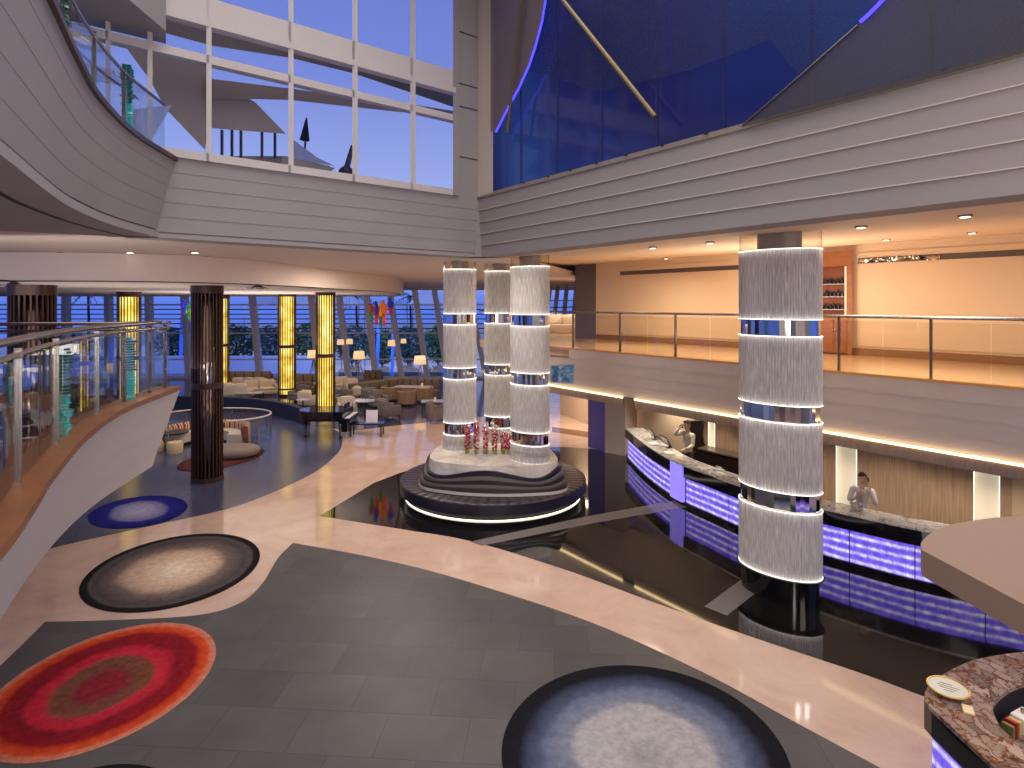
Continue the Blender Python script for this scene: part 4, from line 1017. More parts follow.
# ================================================================ slatted columns
yel = mat('lit_yellow_core', srgb(210,170,60), .5, emit=srgb(255,208,70), es=1.15, var=0)
m, nt, out = newmat('lit_onyx'); N = nt.nodes; L = nt.links
e = N.new('ShaderNodeEmission'); g = N.new('ShaderNodeNewGeometry'); n = N.new('ShaderNodeTexNoise'); n.inputs['Scale'].default_value = 1.6; n.inputs['Detail'].default_value = 6
L.new(g.outputs['Position'], n.inputs['Vector']); rp = ramp(nt, [(.3, srgb(170,130,40)), (.5, srgb(236,196,80)), (.7, srgb(255,238,150))]); L.new(n.outputs['Fac'], rp.inputs[0]); L.new(rp.outputs[0], e.inputs[0]); e.inputs[1].default_value = 1.35
L.new(e.outputs[0], out.inputs[0]); onyx = m
brmir = mat('bronze_mirror', srgb(190,176,164), .12, 1)
def slat_column(name, label, c, dia, z1, core, lit, bands=(2.62, 2.78)):
    t = thing(name, label, 'column', (c[0], c[1], 0)); R = dia/2
    bm = B(); lathe(bm, [(R*.86,.12),(R*.86,z1-.2)], 40); obj('core', bm, core, t, True)
    n = 26 if not lit else 22; bm = B()
    for k in range(n):
        a = 2*PI*k/n; w = .034 if not lit else .032
        b2 = B(); box(b2, R*.87, R*.985, -w/2, w/2, .1, z1-.15); merge(bm, b2, Matrix.Rotation(a, 4, 'Z'))
    obj('slats', bm, bronze, t)
    bm = B(); lathe(bm, [(0,z1-.22),(R*1.02,z1-.22),(R*1.02,z1),(0,z1)], 40); obj('top_collar', bm, bronze, t)
    bm = B(); lathe(bm, [(R*.86,bands[0]),(R*1.01,bands[0]),(R*1.01,bands[1]),(R*.86,bands[1])], 40); obj('middle_band', bm, bronze, t)
    bm = B(); lathe(bm, [(0,0),(R*1.02,0),(R*1.02,.13),(0,.13)], 40); obj('base_collar', bm, bronze, t)
    if lit:
        bm = B(); lathe(bm, [(R*.86,.36),(R*1.0,.36),(R*1.0,.44),(R*.86,.44)], 40); obj('lower_band', bm, bronze, t)
    return t
slat_column('slatted_column', 'dark bronze slatted column standing in front of the round seating', (-8.66,17.05), .84, 5.52, brmir, False)
slat_column('slatted_column', 'dark bronze slatted column at far left behind the curved balustrade', (-10.07,12.6), .84, 5.4, brmir, False)
slat_column('lit_column', 'yellow lit slatted column right behind the grand piano', (-8.36,26.9), .86, 5.60, onyx, True)
slat_column('lit_column', 'yellow lit slatted column left of the piano one, farther back', (-12.26,32.7), .96, 5.62, onyx, True)
slat_column('lit_column', 'yellow lit slatted column seen above the left balcony handrail', (-16.4,25.7), .92, 5.52, onyx, True)
slat_column('lit_column', 'yellow lit column mostly hidden by the dark bronze column', (-16.35,33.7), .9, 5.52, onyx, True)

# ================================================================ sloping window front of the lounge
mul = [(-60,-64),(-20,-22),(21,20),(63.5,63.5),(106,107),(146.6,148),(182,187.5),(216,222.5),(250,258.5),(281,289),(309.5,317.5),(337.5,347.7),(365,375),(389,401),(414,427),(434,447),(452,467),(468,486),(486,506)]
YW = 40.0
def fp(xt, xb, z, dy=0):
    u = (z-0)/5.95; px = xb+(xt-xb)*u; return Vector(((px-CX)/F*YW, YW+dy, z))
louv = mat('dark_louver', srgb(40,44,60), .5)
for i, ((a, b), (c, d)) in enumerate(zip(mul, mul[1:])):
    t = bpy.data.objects.new('window_%d' % (20+i), None); C.objects.link(t); t.location = fp(a, b, 0); t['kind'] = 'structure'
    bm = B()
    w = .16
    hexa(bm, [fp(a,b,0)+Vector((-w,0,0)), fp(a,b,0)+Vector((w,0,0)), fp(a,b,0)+Vector((w,.5,0)), fp(a,b,0)+Vector((-w,.5,0))], [fp(a,b,5.95)+Vector((-w,0,0)), fp(a,b,5.95)+Vector((w,0,0)), fp(a,b,5.95)+Vector((w,.5,0)), fp(a,b,5.95)+Vector((-w,.5,0))])
    for z, h in ((.08,.16),(1.3,.09),(3.05,.09),(4.95,.10)):
        beam(bm, fp(a,b,z,.1), fp(c,d,z,.1), h, .08, (0,1,0))
    obj('window_frame', bm, framegrey, t, world=True)
    bm = B(); bm.faces.new([bm.verts.new(v) for v in (fp(a,b,0,.2), fp(c,d,0,.2), fp(c,d,5.95,.2), fp(a,b,5.95,.2))]); obj('pane', bm, winglass, t, world=True)
    bm = B()
    for k in range(5): z = 3.35+k*.32; beam(bm, fp(a,b,z,.6), fp(c,d,z,.6), .07, .05, (0,1,0))
    obj('louvers', bm, louv, t, world=True)
# second window front at the mezzanine's far end, right of the three columns
mul2 = [(551,544),(558.5,553),(567.5,562.5),(577,572.5),(586,582)]
def fp2(xt, xb, z, dy=0):
    u = (z-3.4)/2.8; px = xb+(xt-xb)*u; return Vector(((px-CX)/F*34, 34+dy, z))
for i, ((a, b), (c, d)) in enumerate(zip(mul2, mul2[1:])):
    t = bpy.data.objects.new('window_%d' % (50+i), None); C.objects.link(t); t.location = fp2(a, b, 3.4); t['kind'] = 'structure'
    bm = B(); w = .11
    hexa(bm, [fp2(a,b,3.4)+Vector((-w,0,0)), fp2(a,b,3.4)+Vector((w,0,0)), fp2(a,b,3.4)+Vector((w,.3,0)), fp2(a,b,3.4)+Vector((-w,.3,0))], [fp2(a,b,6.2)+Vector((-w,0,0)), fp2(a,b,6.2)+Vector((w,0,0)), fp2(a,b,6.2)+Vector((w,.3,0)), fp2(a,b,6.2)+Vector((-w,.3,0))])
    beam(bm, fp2(a,b,5.2,.1), fp2(c,d,5.2,.1), .05, .05, (0,1,0)); obj('window_frame', bm, plaster, t, world=True)
    bm = B(); bm.faces.new([bm.verts.new(v) for v in (fp2(a,b,3.4,.2), fp2(c,d,3.4,.2), fp2(c,d,6.2,.2), fp2(a,b,6.2,.2))]); obj('pane', bm, winglass, t, world=True)
bm = B(); box(bm, .5, 5.2, 20.5, 34.2, 3.4, ZM-.01); struct('floor', bm, bpy.data.materials['mezzanine_floor'])
bm = B(); box(bm, 1.6, 5.2, 33.6, 33.95, 6.02, 6.6); struct('wall_far_lintel', bm, mat('pink_lintel', srgb(224,186,170), .7))
bm = B(); box(bm, -1, 8, 15, 45, 6.76, 6.9); struct('ceiling', bm, warmceil)
bm = B(); box(bm, 4.2, 4.5, 23.5, 34.2, 3.4, 6.7); struct('wall_far_right', bm, pierm)
# far balustrade across the mezzanine end
t = thing('glass_balustrade', 'short far balustrade behind the three columns at the mezzanine end', 'balustrade', (2.0, 23.2, ZM))
bm = B(); tube(bm, [P(540,308,24), P(590,306.5,24)], .025, 6); obj('handrail', bm, bronze, t, True, world=True)
bm = B(); beam(bm, P(573,314,23.8)-Vector((0,0,1.0)), P(573,308,23.9), .04); obj('post', bm, bronze, t, world=True)
bm = B(); beam(bm, P(540,325,24), P(590,325,24), .01, 1.0); obj('glass_panel', bm, warmglass, t, world=True)
# cream sofa far away on the mezzanine
cushc = mat('cream_fabric', srgb(222,204,178), .85)
t = thing('sofa', 'cream sofa far back on the mezzanine behind the glass rail', 'sofa', (2.6, 27.5, ZM), -.1)
bm = B(); rbox(bm, -1.0, 1.0, -.4, .4, -.01, .42, .06); obj('seat', bm, cushc, t, 'auto')
bm = B(); rbox(bm, -1.0, 1.0, .25, .45, .3, .85, .07); obj('backrest', bm, cushc, t, 'auto')
for s in (-1, 1):
    bm = B(); rbox(bm, s*1.0-.1, s*1.0+.1, -.4, .42, .1, .6, .06); obj('armrest', bm, cushc, t, 'auto')
for k in range(3):
    bm = B(); rbox(bm, -.95+k*.64, -.34+k*.64, .08, .28, .42, .8, .08); obj('cushion', bm, cushc, t, 'auto')
# blue glass art panel fixed below the mezzanine
bp_ = [P(551,366,17.4), P(574,364.5,17.2), P(573,383,17.2), P(551,382,17.4)]
artm = marblemat('blue_art_glass', [(.32, srgb(30,70,130)), (.45, srgb(84,140,200)), (.56, srgb(150,190,226)), (.62, srgb(236,236,240)), (.7, srgb(90,150,210))], 2.4, .1, 3)
t = thing('art_panel', 'blue and white abstract glass panel fixed under the mezzanine edge beside the columns', 'artwork', tuple((bp_[0]+bp_[2])/2))
bm = B(); hexa(bm, [v for v in bp_], [v+Vector((0,.06,0)) for v in bp_]); obj('glass_sheet', bm, artm, t, world=True)
bm = B()
for a, b in zip(bp_, bp_[1:]+bp_[:1]): beam(bm, a+Vector((0,.03,0)), b+Vector((0,.03,0)), .03, .09, (0,1,0))
obj('frame', bm, mat('pale_blue_frame', srgb(140,180,214), .3), t, world=True)

# ================================================================ outside
skyb = mat('pale_blue_wall', srgb(200,214,244), .8, emit=srgb(96,124,230), es=.45)  # self-glow put into the wall colour to brighten it, no lamp there
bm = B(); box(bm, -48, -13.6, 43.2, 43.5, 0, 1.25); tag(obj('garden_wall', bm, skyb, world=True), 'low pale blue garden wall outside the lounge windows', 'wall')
bm = B(); box(bm, -70, 40, 41, 160, -.25, -.05); o = struct('ground', bm, mat('outside_ground', srgb(30,50,120), .25))
def foliage(bm, c, rx, ry, rz, n, s, rr):
    for _ in range(n):
        while True:
            v = Vector((rr.uniform(-1,1), rr.uniform(-1,1), rr.uniform(-1,1)))
            if .35 < v.length < 1: break
        p = Vector(c)+Vector((v.x*rx, v.y*ry, v.z*rz)); d = Vector((rr.gauss(0,1), rr.gauss(0,1), rr.gauss(0,.7))).normalized(); e = d.cross(Vector((rr.random(), rr.random(), rr.random()))).normalized()
        l = s*rr.uniform(.6,1.3)
        bm.faces.new([bm.verts.new(q) for q in (p-d*l, p+e*l*.4, p+d*l, p-e*l*.4)])
hedm = mat('dark_hedge', srgb(66,110,90), .8, var=.4, vscale=1.5); hedb = mat('bluish_tree', srgb(70,104,120), .8, var=.4, vscale=1.5); trunkm = mat('trunk', srgb(70,56,48), .8)
rr = random.Random(11)
for k, (px, Y, h, w, mm, lab) in enumerate(((60,48,3.4,3.4,hedm,'dark bush outside at far left of the lounge windows'), (172,47,3.1,2.4,hedm,'dark green bush outside between balcony and bronze column'), (236,49,3.3,2.6,hedm,'dark green bush outside right of the bronze column'), (270,48,3.2,2.2,hedb,'bluish bush outside left of the farther yellow column'), (310,50,3.4,2.4,hedm,'dark bush outside between the two yellow columns'), (352,50,3.2,2.6,hedb,'bluish bush outside right of the piano column'), (382,49,2.9,2.2,hedm,'dark bush outside below the hanging parrots'), (408,50,3.1,2.2,hedb,'bluish bush outside right of the parrots'), (438,50,3.2,2.2,hedm,'dark bush outside next to the left glass column'))):
    X = (px-CX)/F*Y
    t = thing('garden_bush', lab, 'bush', (X, Y, -.05))
    bm = B(); foliage(bm, (0,0,h*.55), w*.62, .8, h*.5, 1100, .22, rr); obj('foliage', bm, mm, t)
    bm = B(); tube(bm, [(0,0,0),(0.05,0,h*.6)], .08, 6); obj('stem', bm, trunkm, t)
for k, (px, Y, h, lab) in enumerate(((88,62,8.2,'blue palm tree outside behind the far left window'), (208,66,7.4,'palm tree outside half hidden by the dark bronze column'), (356,64,7.6,'palm tree outside right of the piano column'), (410,66,7.0,'palm tree outside right of the hanging parrots'))):
    X = (px-CX)/F*Y
    t = thing('palm_tree', lab, 'palm tree', (X, Y, -.05))
    hh = 5+(HY-303)/F*Y*0+ (1.2 if k == 0 else .9)
    bm = B(); tube(bm, [(0,0,0),(.1,0,hh*.5),(0,0,hh)], .16, 8, r2=.1); obj('trunk', bm, trunkm, t)
    bm = B()
    for j in range(22):
        a = 2*PI*j/22+rr.uniform(-.1,.1); el = rr.uniform(-.2,.9); ln = rr.uniform(1.6,2.4)
        pts = []
        for q in range(7):
            u = q/6; pts.append(Vector((math.cos(a)*ln*u*math.cos(el), math.sin(a)*ln*u*math.cos(el), hh+ln*u*math.sin(el)-1.3*u*u)))
        for q in range(6):
            d = (pts[q+1]-pts[q]).normalized(); sd = d.cross(Vector((0,0,1))).normalized()
            for sgn in (-1, 1):
                tip = pts[q]+sd*sgn*.42*(1-q/8)+d*.35-Vector((0,0,.14)); bm.faces.new([bm.verts.new(v) for v in (pts[q], pts[q]+d*.1, tip)])
            bm.faces.new([bm.verts.new(v) for v in (pts[q]-sd*.03, pts[q]+sd*.03, pts[q+1]+sd*.03, pts[q+1]-sd*.03)])
    obj('fronds', bm, hedb, t)
tentm = mat('white_tent', srgb(226,234,250), .7)
for px, Y, w, zt, lab in ((301,56,3.2,6.4,'white tent roof outside between the two yellow columns'), (426,58,3.2,6.6,'white tent roof outside by the left glass column'), (268,60,3.4,6.4,'white tent roof outside left of the farther yellow column'), (350,58,2.4,6.1,'white tent roof outside right of the piano column')):
    X = (px-CX)/F*Y
    t = thing('tent_canopy', lab, 'tent', (X, Y, -.05))
    bm = B(); b = [bm.verts.new(v) for v in ((-w/2,-w/2,4.9),(w/2,-w/2,4.9),(w/2,w/2,4.9),(-w/2,w/2,4.9))]; tp = bm.verts.new((0,0,zt))
    for q in range(4): bm.faces.new((b[q], b[(q+1)%4], tp))
    obj('roof', bm, tentm, t)
    for q in range(4):
        bm = B(); sx = (-1,1,1,-1)[q]; sy = (-1,-1,1,1)[q]; tube(bm, [(sx*w*.48,sy*w*.48,0),(sx*w*.48,sy*w*.48,4.95)], .05, 6); obj('pole', bm, steel, t)
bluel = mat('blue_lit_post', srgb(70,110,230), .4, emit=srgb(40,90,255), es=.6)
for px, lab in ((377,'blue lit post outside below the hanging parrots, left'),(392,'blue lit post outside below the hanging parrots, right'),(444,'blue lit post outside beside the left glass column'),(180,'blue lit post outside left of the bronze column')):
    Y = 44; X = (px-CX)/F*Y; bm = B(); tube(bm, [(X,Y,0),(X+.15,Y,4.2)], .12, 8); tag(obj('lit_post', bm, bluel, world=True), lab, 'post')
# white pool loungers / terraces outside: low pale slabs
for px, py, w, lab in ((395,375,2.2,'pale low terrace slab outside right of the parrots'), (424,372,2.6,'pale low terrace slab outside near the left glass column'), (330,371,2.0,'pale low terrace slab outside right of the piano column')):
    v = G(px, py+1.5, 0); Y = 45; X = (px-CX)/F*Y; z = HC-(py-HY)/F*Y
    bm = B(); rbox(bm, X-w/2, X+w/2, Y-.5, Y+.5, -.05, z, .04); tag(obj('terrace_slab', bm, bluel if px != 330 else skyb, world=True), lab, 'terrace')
# upper outside: pavilion eaves and fabric sails behind the tall windows
eavem = mat('grey_eave', srgb(190,170,150), .7); cor = mat('corrugated_eave', srgb(130,118,110), .6)
def upoly(name, poly, off, m, label, cat, thick=.15, mats=None):
    bm = B(); a = [bm.verts.new(WL.pt(x, y, off)) for x, y in poly]; b = [bm.verts.new(WL.pt(x, y, off+thick)) for x, y in poly]
    bm.faces.new(a); bm.faces.new(b[::-1])
    for i in range(len(a)):
        j = (i+1) % len(a); bm.faces.new((a[i], a[j], b[j], b[i]))
    return tag(obj(name, bm, m, world=True), label, cat)
upoly('corrugated_awning', [(161,12),(213,20),(286,38),(352,58),(409,74),(456,90),(456,108),(409,92),(352,73),(291,58),(213,46),(161,32)], 2.0, cor, 'dark corrugated awning outside behind the small upper panes', 'awning')
upoly('roof_beam', [(205,78),(286,88),(355,97),(410,104),(454,111),(454,119),(410,113),(352,107),(291,100),(205,98)], 3.0, eavem, 'long grey roof beam of the pavilion outside the tall windows', 'roof')
upoly('fabric_sail', [(125,46),(209,62),(212,80),(255,102),(286,134),(209,128),(205,150),(165,108),(150,80)], 3.2, mat('grey_fabric_sail', srgb(196,178,162), .8), 'large grey fabric sail outside the second tall window from the left', 'fabric sail')
upoly('fabric_sail', [(282,156),(335,168),(330,172),(316,178),(282,172)], 3.4, bpy.data.materials['grey_fabric_sail'], 'pointed end of a grey fabric sail low outside the middle tall window', 'fabric sail')
upoly('fabric_sail', [(291,138),(318,158),(335,166),(300,160),(291,160)], 3.6, mat('pale_fabric_sail', srgb(196,206,240), .8), 'pale blue fabric sail corner outside the middle tall window', 'fabric sail')
upoly('roof_slab', [(150,150),(209,156),(285,156),(330,166),(325,176),(209,172),(150,170)], 3.8, eavem, 'grey roof slab outside at the foot of the left tall windows', 'roof')
upoly('fabric_sail', [(128,110),(172,105),(140,160),(120,160)], 3.0, mat('white_sail', srgb(220,226,248), .8), 'white fabric sail outside seen through the upper balcony glass', 'fabric sail')
for k, px in enumerate((222,232,241,262,275)):
    bm = B(); beam(bm, WL.pt(px, 130, 3.5), WL.pt(px, 158, 3.5), .05); tag(obj('pavilion_post', bm, steel_d, world=True), 'thin grey post of the pavilion terrace outside the left tall windows', 'post', 'pavilion posts outside the left tall windows')
t = thing('furled_parasol', 'dark furled parasol outside the middle tall window', 'parasol', tuple(WL.pt(306, 160, 4.0)))
bm = B(); tube(bm, [WL.pt(304, 160, 4.0), WL.pt(306.5, 128, 4.0)], .03, 6); obj('pole', bm, steel_d, t, world=True)
bm = B(); tube(bm, [WL.pt(304.6, 140, 4.0), WL.pt(306.5, 118, 4.0)], .13, 8, r2=.02); obj('canopy', bm, mat('dark_canvas', srgb(46,44,54), .8), t, world=True)
t = thing('telescope', 'dark telescope on a stand outside the window right of the middle', 'telescope', tuple(WL.pt(346, 180, 2.6)))
bm = B(); tube(bm, [WL.pt(344, 178, 2.6), WL.pt(352.5, 146, 2.6)], .09, 8, r2=.05); obj('tube', bm, mat('dark_blue_grey', srgb(58,58,78), .4), t, world=True)
bm = B(); ellipsoid(bm, WL.pt(346, 174, 2.6), .2, .15, .2); tube(bm, [WL.pt(346, 174, 2.6), WL.pt(346, 186, 2.6)], .05, 6); obj('mount', bm, bpy.data.materials['dark_blue_grey'], t, world=True)

# ================================================================ hanging parrots and lamps
def parrot(px, y0, y1, Y, cols, lab):
    x = (px-CX)/F*Y; zt = HC-(y0-HY)/F*Y; zb = HC-(y1-HY)/F*Y; h = zt-zb
    t = thing('hanging_parrot', lab, 'parrot ornament', (x, Y, zb))
    ms = [mat('feather_%d_%d' % (px, k), c, .5, emit=c, es=.12) for k, c in enumerate(cols)]
    bm = B(); ellipsoid(bm, (0,0,h*.68), .11, .11, h*.22, 12, 8); ellipsoid(bm, (-.03,0,h*.92), .085, .085, h*.08, 10, 8); obj('body', bm, ms[0], t, True)
    bm = B(); tube(bm, [(-.10,0,h*.93),(-.15,0,h*.91),(-.14,0,h*.87)], .035, 6, r2=.012); obj('beak', bm, black, t, True)
    for s in (-1, 1):
        bm = B(); ellipsoid(bm, (s*.10,.02,h*.6), .035, .09, h*.23, 8, 6, Matrix.Rotation(s*.12, 4, 'Y')); obj('wing', bm, ms[1], t, True)
    bm = B()
    for k in (-1, 0, 1): tube(bm, [(k*.03,0,h*.5),(k*.05,.03,h*.2),(k*.05,.05,0+.06*abs(k))], .05, 6, r2=.012)
    obj('tail', bm, ms[2], t, True)
    bm = B(); tube(bm, [(0,0,h),(0,0,5.9-zb if px > 300 else 5.5-zb)], .008, 5); obj('wire', bm, steel, t)
red, grn, blu, yl, orr = srgb(214,40,34), srgb(40,150,60), srgb(36,48,190), srgb(236,196,40), srgb(240,120,36)
parrot(371.5,303,323,28.5,(srgb(170,50,40),grn,grn),'hanging green parrot ornament with red head, leftmost of the five')
parrot(376.5,301,327,28.0,(blu,red,red),'hanging blue breasted parrot ornament with red tail')
parrot(380.5,303,329,28.6,(yl,grn,grn),'hanging yellow parrot ornament with long green tail')
parrot(384,300,327,28.0,(orr,orr,red),'hanging orange parrot ornament with red tail')
parrot(390.5,298,316,28.4,(blu,blu,red),'hanging dark blue parrot ornament, rightmost of the five')
parrot(183.8,299,315,27,(blu,blu,blu),'hanging deep blue parrot ornament left of the bronze column')
parrot(189,304,320,27.4,(grn,yl,grn),'hanging green and yellow parrot ornament touching the bronze column')
shade = mat('lamp_shade', srgb(240,206,166), .7, emit=srgb(255,206,150), es=.62)
def floor_lamp(px, py, Y, w, lab):
    x = (px-CX)/F*Y; zc = HC-(py-HY)/F*Y; t = thing('floor_lamp', lab, 'lamp', (x, Y, 0))
    h = w*.72
    bm = B(); lathe(bm, [(w*.56,zc-h/2),(w*.47,zc+h/2)], 24); obj('lamp_shade', bm, shade, t, True)
    bm = B(); tube(bm, [(0,0,.9),(0,0,zc+h*.3)], .02, 6); obj('pole', bm, steel, t)
    for k in range(3):
        a = k*2*PI/3+.5; bm = B(); tube(bm, [(0,0,zc-h*.6),(.5*math.cos(a),.5*math.sin(a),0)], .018, 6); obj('leg', bm, steel, t)
floor_lamp(313,354,36.5,.62,'tripod floor lamp left of the piano column')
floor_lamp(359,355,35,.62,'tripod floor lamp with cream shade right of the piano column')
floor_lamp(420,360,34,.64,'tripod floor lamp with cream shade beside the corner banquette')
def pendant(px, py, Y, w, lab):
    x = (px-CX)/F*Y; zc = HC-(py-HY)/F*Y; t = thing('pendant_lamp', lab, 'lamp', (x, Y, zc)); h = w*.8
    bm = B(); lathe(bm, [(w*.55,-h/2),(w*.45,h/2)], 20); obj('lamp_shade', bm, shade, t, True)
    bm = B(); tube(bm, [(0,0,h/2),(0,0,5.9-zc)], .006, 5); obj('cord', bm, steel_d, t)
pendant(340.5,342,38,.42,'small pendant lamp left of the slanted mullion right of piano column')
pendant(349.5,341.5,38,.40,'small pale pendant lamp right of the slanted mullion by the piano column')
pendant(391.5,343,38,.46,'small pendant lamp below the hanging parrots')
pendant(403.5,341,38,.34,'small narrow pendant lamp right of the parrots')

# ================================================================ lounge furniture
tanf = mat('ribbed_tan_fabric', srgb(150,118,92), .85, var=.2, vscale=14, stretch=(1,1,.05)); brownf = mat('brown_fabric', srgb(120,100,84), .9, var=.15, vscale=5); greyf = mat('grey_fabric', srgb(120,112,108), .9, var=.15, vscale=5); creamf = mat('light_fabric', srgb(206,190,172), .9); darkf = mat('dark_wood', srgb(34,26,26), .3); tabletop = mat('pale_tabletop', srgb(190,190,206), .12)
def tub_chair(lab, v, rz, m, group=None):
    t = thing('tub_chair', lab, 'armchair', v, rz, group)
    bm = B(); lathe(bm, [(.27,.12),(.44,.12),(.47,.72),(.43,.76),(.37,.74),(.34,.4)], 22, a0=-.35, a1=PI+.35, sx=1, sy=1); obj('backrest', bm, m, t, 'auto')
    bm = B(); lathe(bm, [(0,.12),(.36,.12),(.38,.4),(.3,.45),(0,.46)], 22); obj('seat', bm, m, t, 'auto')
    bm = B(); lathe(bm, [(0,0),(.3,0),(.3,.12),(0,.12)], 18); obj('base', bm, darkf, t)
    return t
def armchair(lab, v, rz, m, w=.8, name='armchair', cat='armchair', ncush=1, legm=darkf):
    t = thing(name, lab, cat, v, rz)
    bm = B(); rbox(bm, -w/2+.1, w/2-.1, -.4, .25, .14, .36, .03); obj('seat_base', bm, m, t, 'auto')
    cw = (w-.24)/ncush
    for k in range(ncush):
        x0 = -w/2+.12+cw*k
        bm = B(); rbox(bm, x0+.01, x0+cw-.01, -.42, .22, .36, .48, .05); obj('seat_cushion', bm, m, t, 'auto')
        bm = B(); rbox(bm, x0+.01, x0+cw-.01, .12, .3, .46, .86, .06); obj('back_cushion', bm, m, t, 'auto')
    bm = B(); rbox(bm, -w/2+.02, w/2-.02, .24, .4, .14, .8, .05); obj('backrest', bm, m, t, 'auto')
    for s in (-1, 1):
        bm = B(); rbox(bm, s*(w/2-.06)-.07, s*(w/2-.06)+.07, -.4, .38, .14, .6, .05); obj('armrest', bm, m, t, 'auto')
        for yy in (-.34, .34):
            bm = B(); tube(bm, [(s*(w/2-.08), yy, .15), (s*(w/2-.07), yy*1.04, 0)], .025, 6, r2=.016); obj('leg', bm, legm, t)
    return t
def round_table(lab, v, r, h, topm=tabletop):
    t = thing('round_table', lab, 'table', v)
    bm = B(); lathe(bm, [(0,h-.035),(r,h-.035),(r,h),(0,h)], 28); obj('tabletop', bm, topm, t)
    bm = B(); lathe(bm, [(.0,.02),(.035,.02),(.03,h*.5),(.05,h-.035)], 12); obj('stem', bm, darkf, t, True)
    bm = B(); lathe(bm, [(0,0),(r*.55,0),(r*.5,.025),(0,.03)], 24); obj('base', bm, darkf, t)
    return t
def low_table(lab, v, rz, w, d, h, topm=tabletop, legm=darkf, name='coffee_table'):
    t = thing(name, lab, 'table', v, rz)
    bm = B(); rbox(bm, -w/2, w/2, -d/2, d/2, h-.05, h, .01); obj('tabletop', bm, topm, t)
    for sx in (-1, 1):
        for sy in (-1, 1):
            bm = B(); box(bm, sx*(w/2-.06)-.025, sx*(w/2-.06)+.025, sy*(d/2-.06)-.025, sy*(d/2-.06)+.025, 0, h-.05); obj('leg', bm, legm, t)
    return t
def tumbler(x, y, z, lab, h=.1, m=None, name='drinking_glass', cat='glass'):
    bm = B(); lathe(bm, [(0,0),(.03,0),(.04,h),(.035,h),(.027,.01),(0,.01)], 10); bm.transform(Matrix.Translation((x,y,z))); return tag(obj(name, bm, m or vgl, world=True), lab, cat)
def menucard(x, y, z, lab, a=0):
    bm = B(); hexa(bm, [(-.06,-.04,0),(.06,-.04,0),(.06,-.036,0),(-.06,-.036,0)], [(-.06,-.004,.16),(.06,-.004,.16),(.06,0,.16),(-.06,0,.16)]); hexa(bm, [(-.06,.04,0),(.06,.04,0),(.06,.036,0),(-.06,.036,0)], [(-.06,.0,.16),(.06,.0,.16),(.06,.004,.16),(-.06,.004,.16)])
    o = obj('menu_card', bm, white); o.location = (x,y,z); o.rotation_euler = (0,0,a); return tag(o, lab, 'menu card')
# corner banquette: L shape along the windows
def banquette(lab, p0, p1, n, m, side=1):
    p0 = Vector(p0); p1 = Vector(p1); d = (p1-p0); ln = d.length; a = math.atan2(d.y, d.x)
    t = thing('banquette', lab, 'banquette', (p0.x, p0.y, 0), a)
    bm = B(); rbox(bm, 0, ln, -.7*side if side > 0 else 0, 0 if side > 0 else .7, 0, .44, .03); obj('seat', bm, m, t, 'auto')
    bm = B(); rbox(bm, 0, ln, (0 if side > 0 else -.18), (.18 if side > 0 else 0), 0, .8, .03); obj('back_panel', bm, darkf, t, 'auto')
    for k in range(n):
        bm = B(); y0, y1 = (-.2, .02) if side > 0 else (-.02, .2); rbox(bm, ln*k/n+.015, ln*(k+1)/n-.015, y0, y1, .42, .98, .06); obj('back_cushion', bm, m, t, 'auto')
    return t
banquette('long brown banquette with six back cushions under the windows right of the parrots', (-6.25,32.6), (-3.85,32.2), 6, brownf)
banquette('brown banquette wing running left from the corner banquette', (-8.3,30.3), (-6.3,32.5), 5, brownf)
banquette('brown banquette with pale tables before it, between the two yellow columns', (-13.0,34.6), (-10.4,34.6), 5, brownf)
banquette('short brown banquette close to the glass below the parrots', (-9.0,36.6), (-7.9,36.6), 3, brownf)
banquette('long low brown banquette by the windows left of the farther yellow column', (-17.6,36.0), (-14.4,36.0), 6, brownf)
tub_chair('ribbed tan tub chair left of the dining table by the corner banquette', tuple(G(390,401)), 2.6, tanf)
tub_chair('ribbed tan tub chair in front of the dining table by the corner banquette', tuple(G(407,405.5)), 3.3, tanf)
tub_chair('ribbed tan tub chair right end of the dining table by the corner banquette', tuple(G(425,402)), -2.2, tanf)
tv = Vector((-5.1, 31.0, 0)); low_table('rectangular dining table with glasses before the corner banquette', tuple(tv), -.1, 1.9, .8, .75, mat('tan_tabletop', srgb(190,168,150), .2), name='dining_table')
tumbler(tv.x-.35, tv.y-.1, .75, 'drinking glass on the left half of the dining table by the corner banquette'); menucard(tv.x+.45, tv.y, .75, 'white menu card on the right end of the dining table', .4); tumbler(tv.x+.2, tv.y+.15, .75, 'drinking glass beside the menu card on the dining table')
armchair('dark armchair with grey cushions partly hidden by the left glass column', tuple(G(437,421)), 1.9, greyf, .9)
low_table('low pale coffee table left of the dark armchair near the glass column', tuple(G(433,409.5)), .1, 1.1, .7, .42)
v = G(433,409.5); menucard(v.x+.1, v.y, .42, 'white folded card on the coffee table near the glass column')
armchair('grey armchair seen from behind at the edge of the cream floor', tuple(G(389,418)), 2.2, greyf, .85)
armchair('grey armchair beside the round table, right of the white board', tuple(G(378,408)), .6, greyf, .8)
v = G(361.5,419); round_table('round pale table behind the black console, right of the piano', (v.x, v.y+.6, 0), .45, .72); 
for k, (dx, dy) in enumerate(((-.15,.1),(.05,-.1),(.2,.12))): tumbler(v.x+dx, v.y+.6+dy, .72, '%s drinking glass on the round table behind the black console' % ('left','nearest','right')[k], .11)
